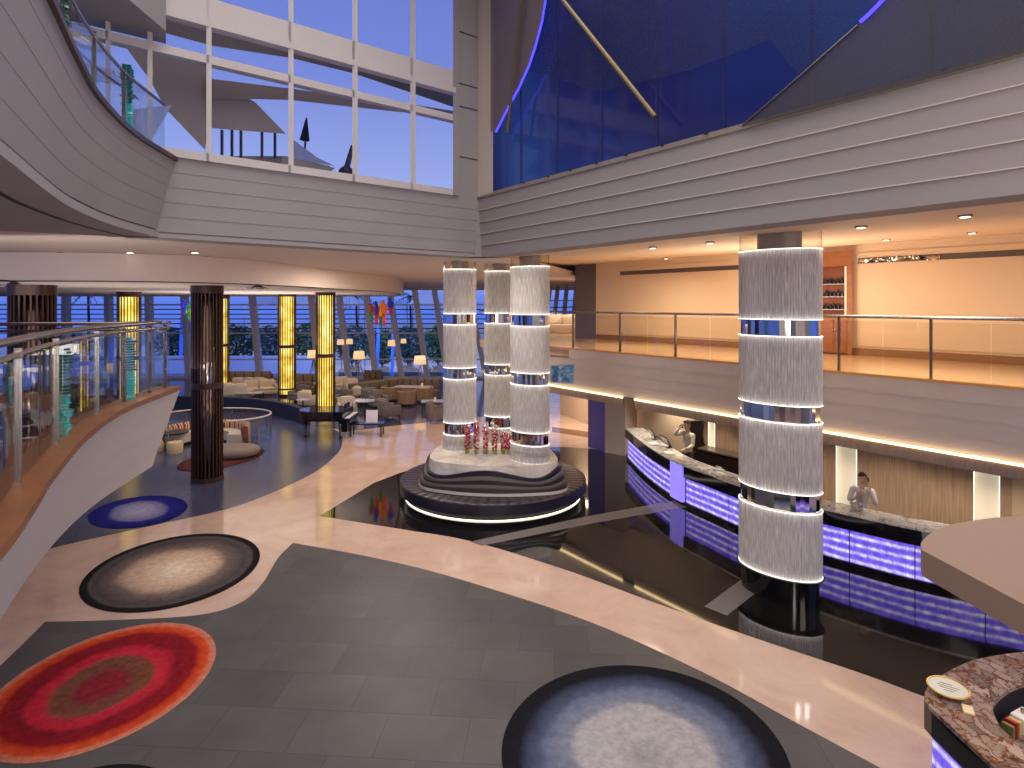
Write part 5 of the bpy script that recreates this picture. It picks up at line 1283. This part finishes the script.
cs = [('low cream armchair right of the piano column, nearest the piano',347,416,.4,creamf,.8), ('pale grey armchair farther right of the piano column',342,407,-.5,greyf,.8), ('cream armchair in front of the banquette wing',357,402,2.9,creamf,.85), ('grey low armchair back to the camera before the dark cabinet',371,404,3.1,greyf,.85), ('cream armchair under the window right of the piano column',341,392,.2,creamf,.9), ('light armchair behind the cream one right of the piano column',352,394,.5,creamf,.85), ('brown armchair between the two yellow columns',305,398,.3,brownf,.9), ('cream armchair left of the piano column',309,407,2.8,creamf,.8), ('grey armchair right of the farther yellow column',299,402,-.4,greyf,.8)]
for lab, px, py, a, m, w in cs: armchair(lab, tuple(G(px,py)), a, m, w)
low_table('dark sideboard table behind the grey low armchair', tuple(G(377,400)), 0, 1.0, .5, .6, darkf)
low_table('low pale table between the cream armchairs right of the piano column', tuple(G(353,408)), .2, .9, .6, .42)
low_table('long pale table before the brown banquette between the yellow columns', tuple(G(307,393.5)), .0, 1.8, .6, .6)
round_table('small round pale table left of the piano column', tuple(G(303,411)), .3, .55)
for lab, px, py, a, w, nc, m in (('cream sofa under the windows left of the farther yellow column',247,393,.0,2.0,3,creamf), ('cream sofa near the bronze column, behind the navy wall',236,399,3.0,1.7,2,creamf), ('pale chaise sofa in front of the windows left of the farther yellow column',259,396,.5,1.8,2,creamf), ('grey sofa seen through the balcony glass at far left',25,405,.3,1.9,2,greyf), ('grey sofa seen through the middle of the balcony glass',64,400,-.2,1.8,2,greyf), ('brown sofa seen through the balcony glass near its far end',148,398,.1,1.8,2,brownf)):
    armchair(lab, tuple(G(px,py)), a, m, w, 'sofa', 'sofa', nc)
low_table('pale low table before the cream sofa left of the farther yellow column', tuple(G(250,400)), .1, 1.3, .6, .4)
low_table('dark low table right of the bronze column behind the navy wall', tuple(G(232,404)), .1, .9, .5, .4, darkf)
low_table('dark low table seen through the balcony glass', tuple(G(70,412)), .1, 1.1, .6, .4, darkf)
# grand piano
t = thing('grand_piano', 'black grand piano with closed shiny lid in front of the yellow column', 'piano', (-7.0, 23.0, 0), 0)
ol = catmull([Vector(p) for p in ((-.95,-.35),(-.95,.15),(-.8,.5),(-.4,.62),(0,.42),(.35,.52),(.72,.62))], 6)+[Vector((.72,-.75)), Vector((-.55,-.75))]
ol = catmull([Vector(p) for p in ((-.55,-.78),(-.98,-.45),(-.98,.15),(-.7,.5),(-.25,.5),(.2,.62),(.72,.72))], 6)+[Vector((.72,-.78))]
pg = mat('piano_black', srgb(10,10,14), .06, 0, .8)
bm = B(); prism(bm, ol, .64, .97); obj('case', bm, pg, t, 'auto')
bm = B(); prism(bm, [p*1.02 for p in ol], .975, 1.0); lid_ = obj('lid', bm, pg, t, 'auto')
bm = B(); box(bm, .72, .96, -.74, .7, .62, .74); kbd = obj('key_bed', bm, pg, t)
bm = B(); box(bm, .76, .93, -.66, .62, .74, .755); obj('keys', bm, white, kbd)
bm = B(); box(bm, .66, .7, -.3, .3, 1.0, 1.22); obj('music_stand', bm, pg, lid_)
for x, y in ((-.75,-.45),(.6,-.65),(.6,.55)):
    bm = B(); lathe(bm, [(.0,0),(.04,0),(.045,.08),(.035,.1),(.06,.62),(0,.64)], 12); bm.transform(Matrix.Translation((x,y,0))); obj('leg', bm, pg, t, True)
bm = B(); beam(bm, (.55,-.05,.62),(.55,-.05,.1), .3, .05, (0,1,0)); obj('pedal_lyre', bm, pg, t)
low_table('black glossy console table right of the grand piano', (-5.5, 22.8, 0), .02, 1.25, .55, .5, pg, pg, 'console_table')
o = None
bm = B(); hexa(bm, [(-.22,-.02,0),(.22,-.02,0),(.22,.0,0),(-.22,.0,0)], [(-.22,.05,.46),(.22,.05,.46),(.22,.07,.46),(-.22,.07,.46)]); o = obj('sign_board', bm, mat('white_board', srgb(224,222,240), .4)); o.location = (-5.33,22.8,.5); tag(o, 'blank white board standing on the black console table', 'board')
tumbler(-6.16,23.1,.0+1.0,'', .2, white, 'white_jug', 'jug') if False else None
# navy curved low wall
nav = catmull([Vector(G2(x, y)) for x, y in ((60,410),(120,409),(173,409.5),(235,411),(270,415),(292,420.5),(304,426)) ], 6)
bm = B(); sweep(bm, nav, [(0,0),(0,.62),(-.25,.62),(-.25,0)]); tag(obj('curved_partition', bm, mat('navy_fabric', srgb(18,26,62), .6), world=True), 'low curved navy partition wall behind the sunken round seating', 'partition')
# round seating with rail
cen = Vector((-10.75, 20.95))
t = thing('curved_banquette', 'round banquette with red and cream striped back, behind the bronze column', 'banquette', (cen.x, cen.y, 0))
stm, nt, out = newmat('red_cream_stripes'); N = nt.nodes; L = nt.links
b = N.new('ShaderNodeBsdfPrincipled'); b.inputs['Roughness'].default_value = .9; at = N.new('ShaderNodeAttribute'); at.attribute_name = 'cu'
w = N.new('ShaderNodeMath'); w.operation = 'FRACT'; L.new(at.outputs['Fac'], w.inputs[0]); rp = ramp(nt, [(0, srgb(120,40,34)), (.28, srgb(150,58,44)), (.4, srgb(206,184,150)), (.6, srgb(110,50,40)), (.75, srgb(196,170,140))], 'CONSTANT'); L.new(w.outputs[0], rp.inputs[0]); L.new(rp.outputs[0], b.inputs['Base Color']); L.new(b.outputs[0], out.inputs[0])
def arc(r, a0, a1, n=40): return [Vector((r*math.cos(a0+(a1-a0)*k/n), r*math.sin(a0+(a1-a0)*k/n))) for k in range(n+1)]
A0, A1 = math.radians(2), math.radians(186)
bm = B(); lu = bm.verts.layers.float.new('cu'); rows = []
ap = arc(1.4, A0, A1, 72); nn_ = [p.normalized() for p in ap]
for k, (p, n) in enumerate(zip(ap, nn_)):
    row = []
    for o, z in ((-.12,.36),(-.14,.62),(-.04,.72),(.08,.70),(.1,.1)):
        q = p+n*o; v = bm.verts.new((q.x, q.y, z)); v[lu] = k/4.0; row.append(v)
    rows.append(row)
for a, b_ in zip(rows, rows[1:]):
    for k in range(4): bm.faces.new((a[k], a[k+1], b_[k+1], b_[k]))
bm.faces.new(rows[0]); bm.faces.new(rows[-1][::-1]); obj('backrest', bm, stm, t, True)
bm = B(); sweep(bm, arc(1.3, A0, A1, 48), [(0,.12),(0,.42),(-.52,.44),(-.52,.12)]); obj('seat', bm, creamf, t)
bm = B(); sweep(bm, arc(1.3, A0, A1, 48), [(.0,.0),(.0,.12),(-.45,.12),(-.45,0)]); obj('base', bm, darkf, t)
rc = Vector((-10.75, 21.65)); t = thing('ring_railing', 'round white topped glass railing around the red striped banquette', 'railing', (rc.x, rc.y, 0))
ra = [Vector((p.x*1.98, p.y*1.42)) for p in arc(1.0, math.radians(-62), math.radians(242), 48)]
bm = B(); tube(bm, [(p.x,p.y,1.0) for p in ra], .028, 8); obj('handrail', bm, mat('pale_rail', srgb(214,200,184), .35), t, True)
bm = B(); sweep(bm, ra, [(0,.05),(0,.94),(-.01,.94),(-.01,.05)]); obj('glass_panel', bm, clear, t)
for k in range(0, 49, 6):
    bm = B(); tube(bm, [(ra[k].x, ra[k].y, 0),(ra[k].x, ra[k].y, .98)], .016, 6); obj('post', bm, steel, t)
# ottoman, stools, table
bm = B(); lathe(bm, [(0,0),(.78,0),(.93,.05),(.98,.16),(.92,.27),(.65,.31),(0,.32)], 40, sy=.72); o = obj('ottoman', bm, mat('taupe_ottoman', srgb(126,112,104), .85), smooth=True); o.location = (-9.3,19.75,.012); tag(o, 'large low taupe ottoman on the brown rug behind the bronze column', 'ottoman')
round_table('small round black table near the cream pouf at the balcony end', (-11.75,20.9,0), .45, .55, darkf)
for x, y, r, lab in ((-11.35,20.2,.25,'small cream pouf below the round black table'), (-12.1,20.35,.25,'small cream pouf half hidden by the balcony end')):
    bm = B(); lathe(bm, [(0,0),(r*.94,0),(r,.08),(r,.3),(r*.9,.36),(0,.37)], 24); o = obj('pouf', bm, mat('cream_pouf', srgb(206,184,140), .85), smooth='auto'); o.location = (x,y,0); tag(o, lab, 'pouf')

# ================================================================ rugs
def rug(cx, cy, ax, ay, rho, m, label, z=.012, n=96, th=.012):
    ph = math.asin(rho); outl = []
    for k in range(n):
        a = 2*PI*k/n; x = cx+ax*math.cos(a); y = cy-ay*math.sin(a+ph); outl.append(Vector(G2(x, y)))
    c = sum(outl, Vector((0,0)))/n
    bm = B(); lr = bm.verts.layers.float.new('ring'); rows = []
    for r in [1.0]+[1-(i+1)/24*.98 for i in range(24)]:
        row = []
        for p in outl:
            q = c+(p-c)*r; v = bm.verts.new((q.x, q.y, z)); v[lr] = r; row.append(v)
        rows.append(row)
    for a, b in zip(rows, rows[1:]):
        for k in range(n): bm.faces.new((a[k], a[(k+1)%n], b[(k+1)%n], b[k]))
    bm.faces.new(rows[-1])
    low = []
    for p in outl: v = bm.verts.new((p.x, p.y, .005)); v[lr] = 1; low.append(v)
    for k in range(n): bm.faces.new((low[k], low[(k+1)%n], rows[0][(k+1)%n], rows[0][k]))
    return tag(obj('rug', bm, m, world=True), label, 'rug')
rug(94,694,122,70.5,.60, rugmat('red_rug', [(.0, srgb(130,34,44)), (.2, srgb(128,38,46)), (.28, srgb(112,66,50)), (.42, srgb(116,70,52)), (.47, srgb(186,44,60)), (.58, srgb(180,36,52)), (.64, srgb(126,26,36)), (.8, srgb(138,26,34)), (.85, srgb(190,60,34)), (.92, srgb(206,78,38)), (.94, srgb(200,110,86)), (1, srgb(196,128,104))], .05, 1.3, .2), 'large oval rug in red and orange rings at the left front')
rug(169.5,573.5,90.5,39.5,.45, rugmat('taupe_rug', [(0, srgb(240,224,204)), (.25, srgb(226,200,172)), (.5, srgb(196,168,144)), (.62, srgb(120,104,98)), (.74, srgb(98,86,84)), (.82, srgb(76,72,76)), (.9, srgb(88,80,78)), (.93, srgb(34,30,32)), (1, srgb(28,26,28))], .06, 1.0, .15), 'oval taupe and beige ringed rug on the cream marble path')
rug(137.5,512.5,50,16.5,.38, rugmat('blue_rug', [(0, srgb(176,174,204)), (.35, srgb(146,146,184)), (.55, srgb(116,118,166)), (.66, srgb(36,36,132)), (1, srgb(26,24,110))], .10, 1.0, .15), 'oval royal blue rug with pale centre by the balcony foot')
rug(648,773,146.5,107,-.17, rugmat('blue_grey_rug', [(0, srgb(150,146,148)), (.2, srgb(172,168,168)), (.48, srgb(168,164,168)), (.53, srgb(128,132,148)), (.68, srgb(104,112,138)), (.74, srgb(76,84,108)), (.82, srgb(56,62,84)), (.88, srgb(28,28,36)), (1, srgb(26,26,32))], .07, .9, .15), 'large oval blue grey ringed rug at the bottom centre')
rug(220.5,459.7,44,12,.68, rugmat('brown_rug', [(0, srgb(86,50,46)), (.5, srgb(98,52,46)), (.9, srgb(80,40,38)), (1, srgb(60,32,34))], .05, 1, .1), 'oval brown red rug under the taupe ottoman')
rug(112,800,66,35,.2, rugmat('dark_rug', [(0, srgb(60,60,66)), (.8, srgb(40,40,46)), (1, srgb(22,22,24))], .05, 1, .1), 'dark oval rug cut off by the bottom edge at left')
# ================================================================ people
skin = mat('skin', srgb(206,158,132), .55); lips = mat('lips', srgb(170,84,78), .5); eyew = mat('eye_white', srgb(236,232,226), .3); iris = mat('dark_iris', srgb(40,28,22), .3); brow = mat('brow', srgb(44,30,24), .8)
def skinmesh(verts, edges, radii, root, sub=2):
    me = bpy.data.meshes.new('tmp'); me.from_pydata([tuple(v) for v in verts], edges, [])
    ob = bpy.data.objects.new('tmp', me); C.objects.link(ob)
    md = ob.modifiers.new('Skin', 'SKIN'); md.use_smooth_shade = True; md.branch_smoothing = .4
    for i, sv in enumerate(me.skin_vertices[0].data):
        r = radii[i]; sv.radius = r if isinstance(r, tuple) else (r, r); sv.use_root = (i == root)
    ss = ob.modifiers.new('Sub', 'SUBSURF'); ss.levels = sub; ss.render_levels = sub
    dg = bpy.context.evaluated_depsgraph_get(); dg.update()
    ev = ob.evaluated_get(dg); m2 = bpy.data.meshes.new_from_object(ev)
    bm = B(); bm.from_mesh(m2)
    bpy.data.objects.remove(ob); bpy.data.meshes.remove(me); bpy.data.meshes.remove(m2)
    for f in bm.faces: f.material_index = 0; f.smooth = True
    return bm
def head_bm(M, bm):
    b2 = B(); bmesh.ops.create_uvsphere(b2, u_segments=28, v_segments=20, radius=1)
    for v in b2.verts:
        x, y, z = v.co
        w = .076*(1-.20*max(0,-z)**1.5); d = .096
        nx, ny, nz_ = x*w, y*d, z*.118
        if y < 0: ny *= .94-.10*max(0, z-.55)
        # chin & cheeks
        if z < -.35 and y < .2: ny -= .012*(-z-.35)
        # nose
        g = math.exp(-((x/.17)**2))*math.exp(-(((z+.16)/.24)**2))
        if y < -.5: ny -= .024*g
        # eye sockets
        for s in (-1, 1):
            e = math.exp(-(((x-s*.42)/.2)**2)-(((z-.06)/.13)**2))
            if y < -.4: ny += .009*e
        v.co = (nx, ny, nz_)
    for f in b2.faces: f.smooth = True; f.material_index = 0
    def add(b3, mi):
        for f in b3.faces: f.material_index = mi; f.smooth = True
        merge(b2, b3)
    for s in (-1, 1):
        b3 = B(); ellipsoid(b3, (s*.031,-.079,.008), .013,.010,.0085, 10, 8); add(b3, 1)
        b3 = B(); ellipsoid(b3, (s*.031,-.0875,.008), .006,.004,.006, 8, 6); add(b3, 2)
        b3 = B(); tube(b3, [(s*.016,-.091,.024),(s*.031,-.092,.029),(s*.047,-.082,.023)], .0035, 5); add(b3, 3)
        b3 = B(); ellipsoid(b3, (s*.078,.008,-.002), .010,.022,.032, 8, 8); add(b3, 0)
    b3 = B(); ellipsoid(b3, (0,-.090,-.058), .023,.010,.0065, 10, 6); add(b3, 4)
    merge(bm, b2, M)
def hand_bm(M, bm, curl=.5, mir=1):
    b2 = B()
    ellipsoid(b2, (0,.045,0), .040,.052,.015, 12, 8)
    for k, (x, ln) in enumerate(((-.029,.068),(-.010,.078),(.010,.073),(.028,.058))):
        pts = [Vector((x*.8,.06,0))]; a = 0
        for j in range(3):
            a += curl*(.5 if j == 0 else .8); l = ln*(.45,.32,.23)[j]
            pts.append(pts[-1]+Vector((x*.06, math.cos(a)*l, -math.sin(a)*l)))
        pts.insert(1, (pts[0]+pts[1])/2); tube(b2, pts, .0092, 7, r2=.0068); ellipsoid(b2, pts[-1], .007,.007,.007, 6, 4)
    pts = [Vector((-.028*mir,.015,0)), Vector((-.052*mir,.038,-.010)), Vector((-.062*mir,.062,-.02)), Vector((-.055*mir,.082,-.028))]
    tube(b2, pts, .0125, 7, r2=.008); ellipsoid(b2, pts[-1], .008,.008,.008, 6, 4)
    for f in b2.faces: f.smooth = True; f.material_index = 0
    merge(bm, b2, M)
def frame(pos, d, nrm):
    y = Vector(d).normalized(); z = Vector(nrm); z = (z-y*z.dot(y)).normalized(); x = y.cross(z)
    M = Matrix((x, y, z)).transposed().to_4x4(); M.translation = Vector(pos); return M
def person(label, loc, rz, H, elbows, wrists, hands, headrot, hair_m, hairstyle, jacket_m, shirt_m, trouser_m, female):
    s = H/1.75; sh = .17 if female else .195
    t = thing('person', label, 'person', loc, rz)
    V, E, R = [], [], []
    def add(p, r, parent=None):
        V.append(Vector(p)); R.append(r); 
        if parent is not None: E.append((parent, len(V)-1))
        return len(V)-1
    pel = add((0,0,.96), (.135,.10)); sp = add((0,0,1.12), (.115 if female else .125,.088), pel); ch = add((0,.005,1.30), (.14 if female else .155,.10), sp)
    nb = add((0,.012,1.45), (.06,.055), ch); nt_ = add((0,.0,1.53), .05, nb); hd = add((0,-.005,1.58), .05, nt_)
    for k, sd in enumerate((-1, 1)):
        a = add((sd*sh*.6,.01,1.40), .05, ch) ; b = add((sd*sh,.01,1.395), .048, a)
        e = add(elbows[k], .041, b); w = add(wrists[k], .027, e)
        hp = add((sd*.09,0,.90), .088, pel); kn = add((sd*.10,-.01,.50), .056, hp); an = add((sd*.10,.02,.09), .038, kn); to = add((sd*.115,-.12,.045), .035, an)
    bm = skinmesh(V, E, R, 0)
    hm = Matrix.Translation((0,-.02,1.635)) @ headrot.to_4x4() @ Matrix.Scale(1.08, 4)
    head_bm(hm, bm)
    for k in range(2): hand_bm(hands[k][0], bm, hands[k][1], (1 if k else -1))
    bm.transform(Matrix.Scale(s, 4)); bmesh.ops.remove_doubles(bm, verts=bm.verts, dist=1e-6)
    body = obj('body', bm, [skin, eyew, iris, brow, lips], t)
    # jacket: torso and sleeves to the wrists
    V, E, R = [], [], []
    pel = add((0,.0,.86), (.155,.118)); p2 = add((0,0,1.0), (.148,.115), pel); sp = add((0,0,1.13), (.128 if female else .142,.102), p2); ch = add((0,.005,1.30), (.155 if female else .172,.116), sp); nb = add((0,.016,1.455), (.075,.066), ch)
    for k, sd in enumerate((-1, 1)):
        a = add((sd*sh*.6,.01,1.42), .078, ch); b = add((sd*sh,.01,1.40), .076, a); mid = (Vector(b and V[b])+Vector(elbows[k]))/2; mm_ = add(mid, .06, b); e = add(elbows[k], .054, mm_); w = add(Vector(elbows[k]).lerp(Vector(wrists[k]), .86), .042, e)
    bm = skinmesh(V, E, R, 0); bm.transform(Matrix.Scale(s, 4)); obj('jacket', bm, jacket_m, t)
    # shirt front and lapels
    bm = B(); b2 = B(); ellipsoid(b2, (0,-.105,1.33), .035,.03,.11, 10, 8); merge(bm, b2); bm.transform(Matrix.Scale(s, 4)); obj('shirt_front', bm, shirt_m, t, True)
    for sd in (-1, 1):
        bm = B(); tube(bm, [(sd*.055,-.04,1.46),(sd*.06,-.105,1.40),(sd*.035,-.135,1.28),(sd*.01,-.14,1.16)], .016, 6, r2=.006); bm.transform(Matrix.Scale(s, 4)); obj('lapel', bm, jacket_m, t, True)
    V, E, R = [], [], []
    pel = add((0,0,.97), (.14,.105))
    for sd in (-1, 1):
        hp = add((sd*.09,0,.88), .098, pel); kn = add((sd*.10,-.01,.50), .07, hp); an = add((sd*.10,.015,.12), .06, kn)
    bm = skinmesh(V, E, R, 0); bm.transform(Matrix.Scale(s, 4)); obj('trousers', bm, trouser_m, t)
    for sd in (-1, 1):
        bm = B(); ellipsoid(bm, (sd*.11,-.055,.05), .05,.14,.05, 12, 8); bm.transform(Matrix.Scale(s, 4)); obj('shoe', bm, black, t, True)
    # hair: cap over the skull, open at the face
    bm = B(); bmesh.ops.create_uvsphere(bm, u_segments=24, v_segments=18, radius=1)
    for v in bm.verts: v.co = (v.co.x*.083, v.co.y*.104+.006, v.co.z*.122+.006)
    dele = [v for v in bm.verts if (v.co.y < -.035 and v.co.z < .062) or v.co.z < (-.055 if not female else -.07) or (v.co.z < -.0 and v.co.y < .012)]
    bmesh.ops.delete(bm, geom=dele, context='VERTS')
    if hairstyle == 'bun': ellipsoid(bm, (0,.115,.01), .042,.04,.042, 12, 8)
    else:
        ellipsoid(bm, (0,-.05,.10), .06,.045,.028, 12, 8)
    bm.transform(hm); bm.transform(Matrix.Scale(s, 4)); obj('hair', bm, hair_m, t, True)
    return t, s
from mathutils import Euler
jk = mat('pale_grey_jacket', srgb(216,210,204), .8, var=.05, vscale=8); jk2 = mat('cream_jacket', srgb(214,204,186), .8, var=.05, vscale=8); dgrey = mat('charcoal_cloth', srgb(56,54,60), .8); hairb = mat('brown_hair', srgb(62,38,30), .6); haird = mat('black_hair', srgb(28,22,22), .6); lblue = mat('lilac_shirt', srgb(170,166,196), .7)
# woman: left forearm folded up with the phone at her left ear, right hand before the chest
le = Vector((.27,-.10,1.14)); lw = Vector((.135,-.11,1.50)); re = Vector((-.25,-.05,1.12)); rw = Vector((-.04,-.23,1.30))
hL = frame(lw, (-.12,.10,.99), (.9,-.3,.1)); hR = frame(rw, (.35,-.1,.9), (0,-1,.15))
hr = Euler((math.radians(12), math.radians(-6), math.radians(-14))).to_matrix()
wp, s = person('woman in a pale grey jacket behind the desk, holding a telephone to her ear', (7.02,12.02,0), math.radians(-38), 1.62, (re, le), (rw, lw), ((hR,.7),(hL,.75)), hr, hairb, 'bun', jk, mat('cream_blouse', srgb(226,206,190), .7), dgrey, True)
def handset(par, pts, lab):
    t = thing('telephone_handset', lab, 'telephone', (0,0,0)); bm = B(); tube(bm, pts, .016, 8); ellipsoid(bm, pts[0], .022,.022,.022, 8, 6); ellipsoid(bm, pts[-1], .022,.022,.022, 8, 6)
    M = Matrix.Translation(par.location) @ Matrix.Rotation(par.rotation_euler.z, 4, 'Z') @ Matrix.Scale(s, 4)
    bm.transform(M); c = M @ Vector(pts[1]); t.location = c; obj('handle', bm, black, t, True, world=True)
handset(wp, [Vector((.098,-.01,1.65)), Vector((.125,-.06,1.605)), Vector((.10,-.11,1.555))], 'black telephone handset at the woman\'s ear')
# man: right arm raised with phone, left hand resting on the desk
re = Vector((-.20,-.30,1.37)); rw = Vector((-.115,-.17,1.56)); le = Vector((.26,-.08,1.13)); lw = Vector((.22,-.32,1.07))
hR = frame(rw, (.05,.45,.9), (-.9,-.2,.2)); hL = frame(lw, (-.1,-.95,-.15), (0,-.1,1))
hr = Euler((math.radians(8), 0, math.radians(6))).to_matrix()
mp_, s = person('man in a cream jacket behind the desk, facing left with a phone at his ear', (4.83,16.5,0), math.radians(-62), 1.79, (re, le), (rw, lw), ((hR,.7),(hL,.25)), hr, haird, 'short', jk2, lblue, dgrey, False)
handset(mp_, [Vector((-.095,.0,1.65)), Vector((-.12,-.06,1.61)), Vector((-.09,-.11,1.565))], 'black phone held at the man\'s ear')

# ================================================================ lamps and added fills
def area(name, loc, size, energy, col, rot=(0,0,0), sy=None, spread=None):
    l = bpy.data.lights.new(name, 'AREA'); l.energy = energy; l.color = col[:3]; l.size = size
    if sy: l.shape = 'RECTANGLE'; l.size_y = sy
    if spread: l.spread = math.radians(spread)
    o = bpy.data.objects.new(name, l); C.objects.link(o); o.location = loc; o.rotation_euler = rot; return o
def spot(name, loc, energy, col):
    l = bpy.data.lights.new(name, 'SPOT'); l.energy = energy; l.color = col; l.spot_size = math.radians(112); l.spot_blend = .5; l.shadow_soft_size = .08
    o = bpy.data.objects.new(name, l); C.objects.link(o); o.location = loc; return o
neutral = (1.0,.95,.91); warm = (1.0,.88,.70); cool = (.80,.86,1.0)
area('atrium_top_fill', (-1,7,13.7), 9, 430, neutral, spread=120)  # unseen lamp added to light the hall from above, under a closed ceiling
area('atrium_front_fill', (1,-4.5,9.5), 5, 110, neutral, (math.radians(62),0,0))  # unseen fill added behind the eye, aimed forward
for x, y, z, e in ((-3.5,-4,4.2,190),(3.5,-4,4.2,300),(0,-5,7,190),(2.0,1.5,11,110),(6.5,2.2,6.6,260)):  # unseen point fills added behind and beside the eye to lift dark faces
    l = bpy.data.lights.new('atrium_point_fill', 'POINT'); l.energy = e; l.color = (1,.93,.88); l.shadow_soft_size = .8
    o = bpy.data.objects.new('atrium_point_fill', l); C.objects.link(o); o.location = (x,y,z)
for px, Y in ((640,18.5),(760,15),(900,11.5),(1010,9.6)):
    x = (px-CX)/F*Y; area('mezzanine_light', (x, Y, 6.0), 1.6, 58, warm)
for px, off in ((640,1.8),(690,1.2),(740,1.3),(800,1.3),(870,1.2),(930,1.3),(1000,1.3)):
    q = RW.at(px, -off); spot('reception_light', (q.x, q.y, 2.46), 75, (1,.86,.68))
for x, y, e in ((-10,18,90),(-13,20,90),(-7,21,110),(-9,25,130),(-14,26,110),(-5,27,150),(-8,31,130),(-4,33,120),(-13,33,120),(-18,34,120),(-18,28,120)):
    spot('lounge_light', (x, y, 5.48), e*1.6, (1,.90,.82))
area('pedestal_light', (-.6,13.2,6.0), 1.0, 60, (1,.9,.8))
area('path_light', (-3.5,18,6.1), 2.5, 200, (1,.84,.7))
area('corridor_light', (2.6,24,3.2), 2.0, 120, (1,.82,.6))
area('far_mezz_light', (2.6,27,6.0), 1.5, 80, (1,.84,.72))
area('canopy_light', (5.4,4.6,2.6), 1.6, 30, (1,.85,.68))
area('lounge_ceiling_fill', (-11,17,3.2), 5.0, 60, (1,.90,.83), (math.radians(180),0,0))  # unseen upward fill added to brighten the low lounge ceiling
area('lounge_ceiling_fill', (-12,28,3.2), 7.0, 230, (1,.90,.83), (math.radians(180),0,0))  # second added ceiling fill, farther back in the lounge
area('drop_face_fill', (-9,9.8,5.3), 6, 26, (1,.88,.8), (math.radians(95),0,0), sy=.6)  # unseen fill added to lift the dark drop face of the low ceiling
area('garden_fill', (-10,42.2,5.6), 12, 700, (.55,.68,1), (math.radians(60),0,0), sy=2)  # unseen bluish fill added to brighten the garden outside the windows
area('mezzanine_ceiling_fill', (6.3,14.5,4.0), 2.5, 95, (1,.86,.7), (math.radians(180),0,0))  # unseen upward fill added to brighten the mezzanine ceiling
for x, y in ((3.6,20.5),(4.6,18.6),(2.4,24.5),(3.0,28)):  # unseen spots added to brighten the beige wall and the passage
    spot('corridor_fill', (x, y, 2.46 if x > 3.5 else 3.3), 110, (1,.87,.70))
# ================================================================ dusk sky
w = bpy.data.worlds.new('dusk'); bpy.context.scene.world = w; w.use_nodes = True; nt = w.node_tree; nt.nodes.clear()
out = nt.nodes.new('ShaderNodeOutputWorld'); bg = nt.nodes.new('ShaderNodeBackground'); bg.inputs[1].default_value = .8
tc = nt.nodes.new('ShaderNodeTexCoord'); sp = nt.nodes.new('ShaderNodeSeparateXYZ'); nt.links.new(tc.outputs['Generated'], sp.inputs[0])
rp = ramp(nt, [(.0, srgb(96,128,236)), (.03, srgb(134,164,252)), (.14, srgb(172,188,246)), (.34, srgb(126,144,222)), (.6, srgb(100,118,205)), (1, srgb(80,100,180))]); nt.links.new(sp.outputs[2], rp.inputs[0])
nt.links.new(rp.outputs[0], bg.inputs[0]); nt.links.new(bg.outputs[0], out.inputs[0])
# ================================================================ camera
cd = bpy.data.cameras.new('camera'); cam = bpy.data.objects.new('camera', cd); C.objects.link(cam)
cam.location = (0,0,HC); cam.rotation_euler = (PI/2,0,0)
cd.sensor_width = 36; cd.lens = F/1024*36; cd.shift_y = -(384-HY)/1024; cd.clip_end = 300
bpy.context.scene.camera = cam
sc = bpy.context.scene; sc.view_settings.view_transform = 'Standard'; sc.view_settings.look = 'None'; sc.view_settings.exposure = .35
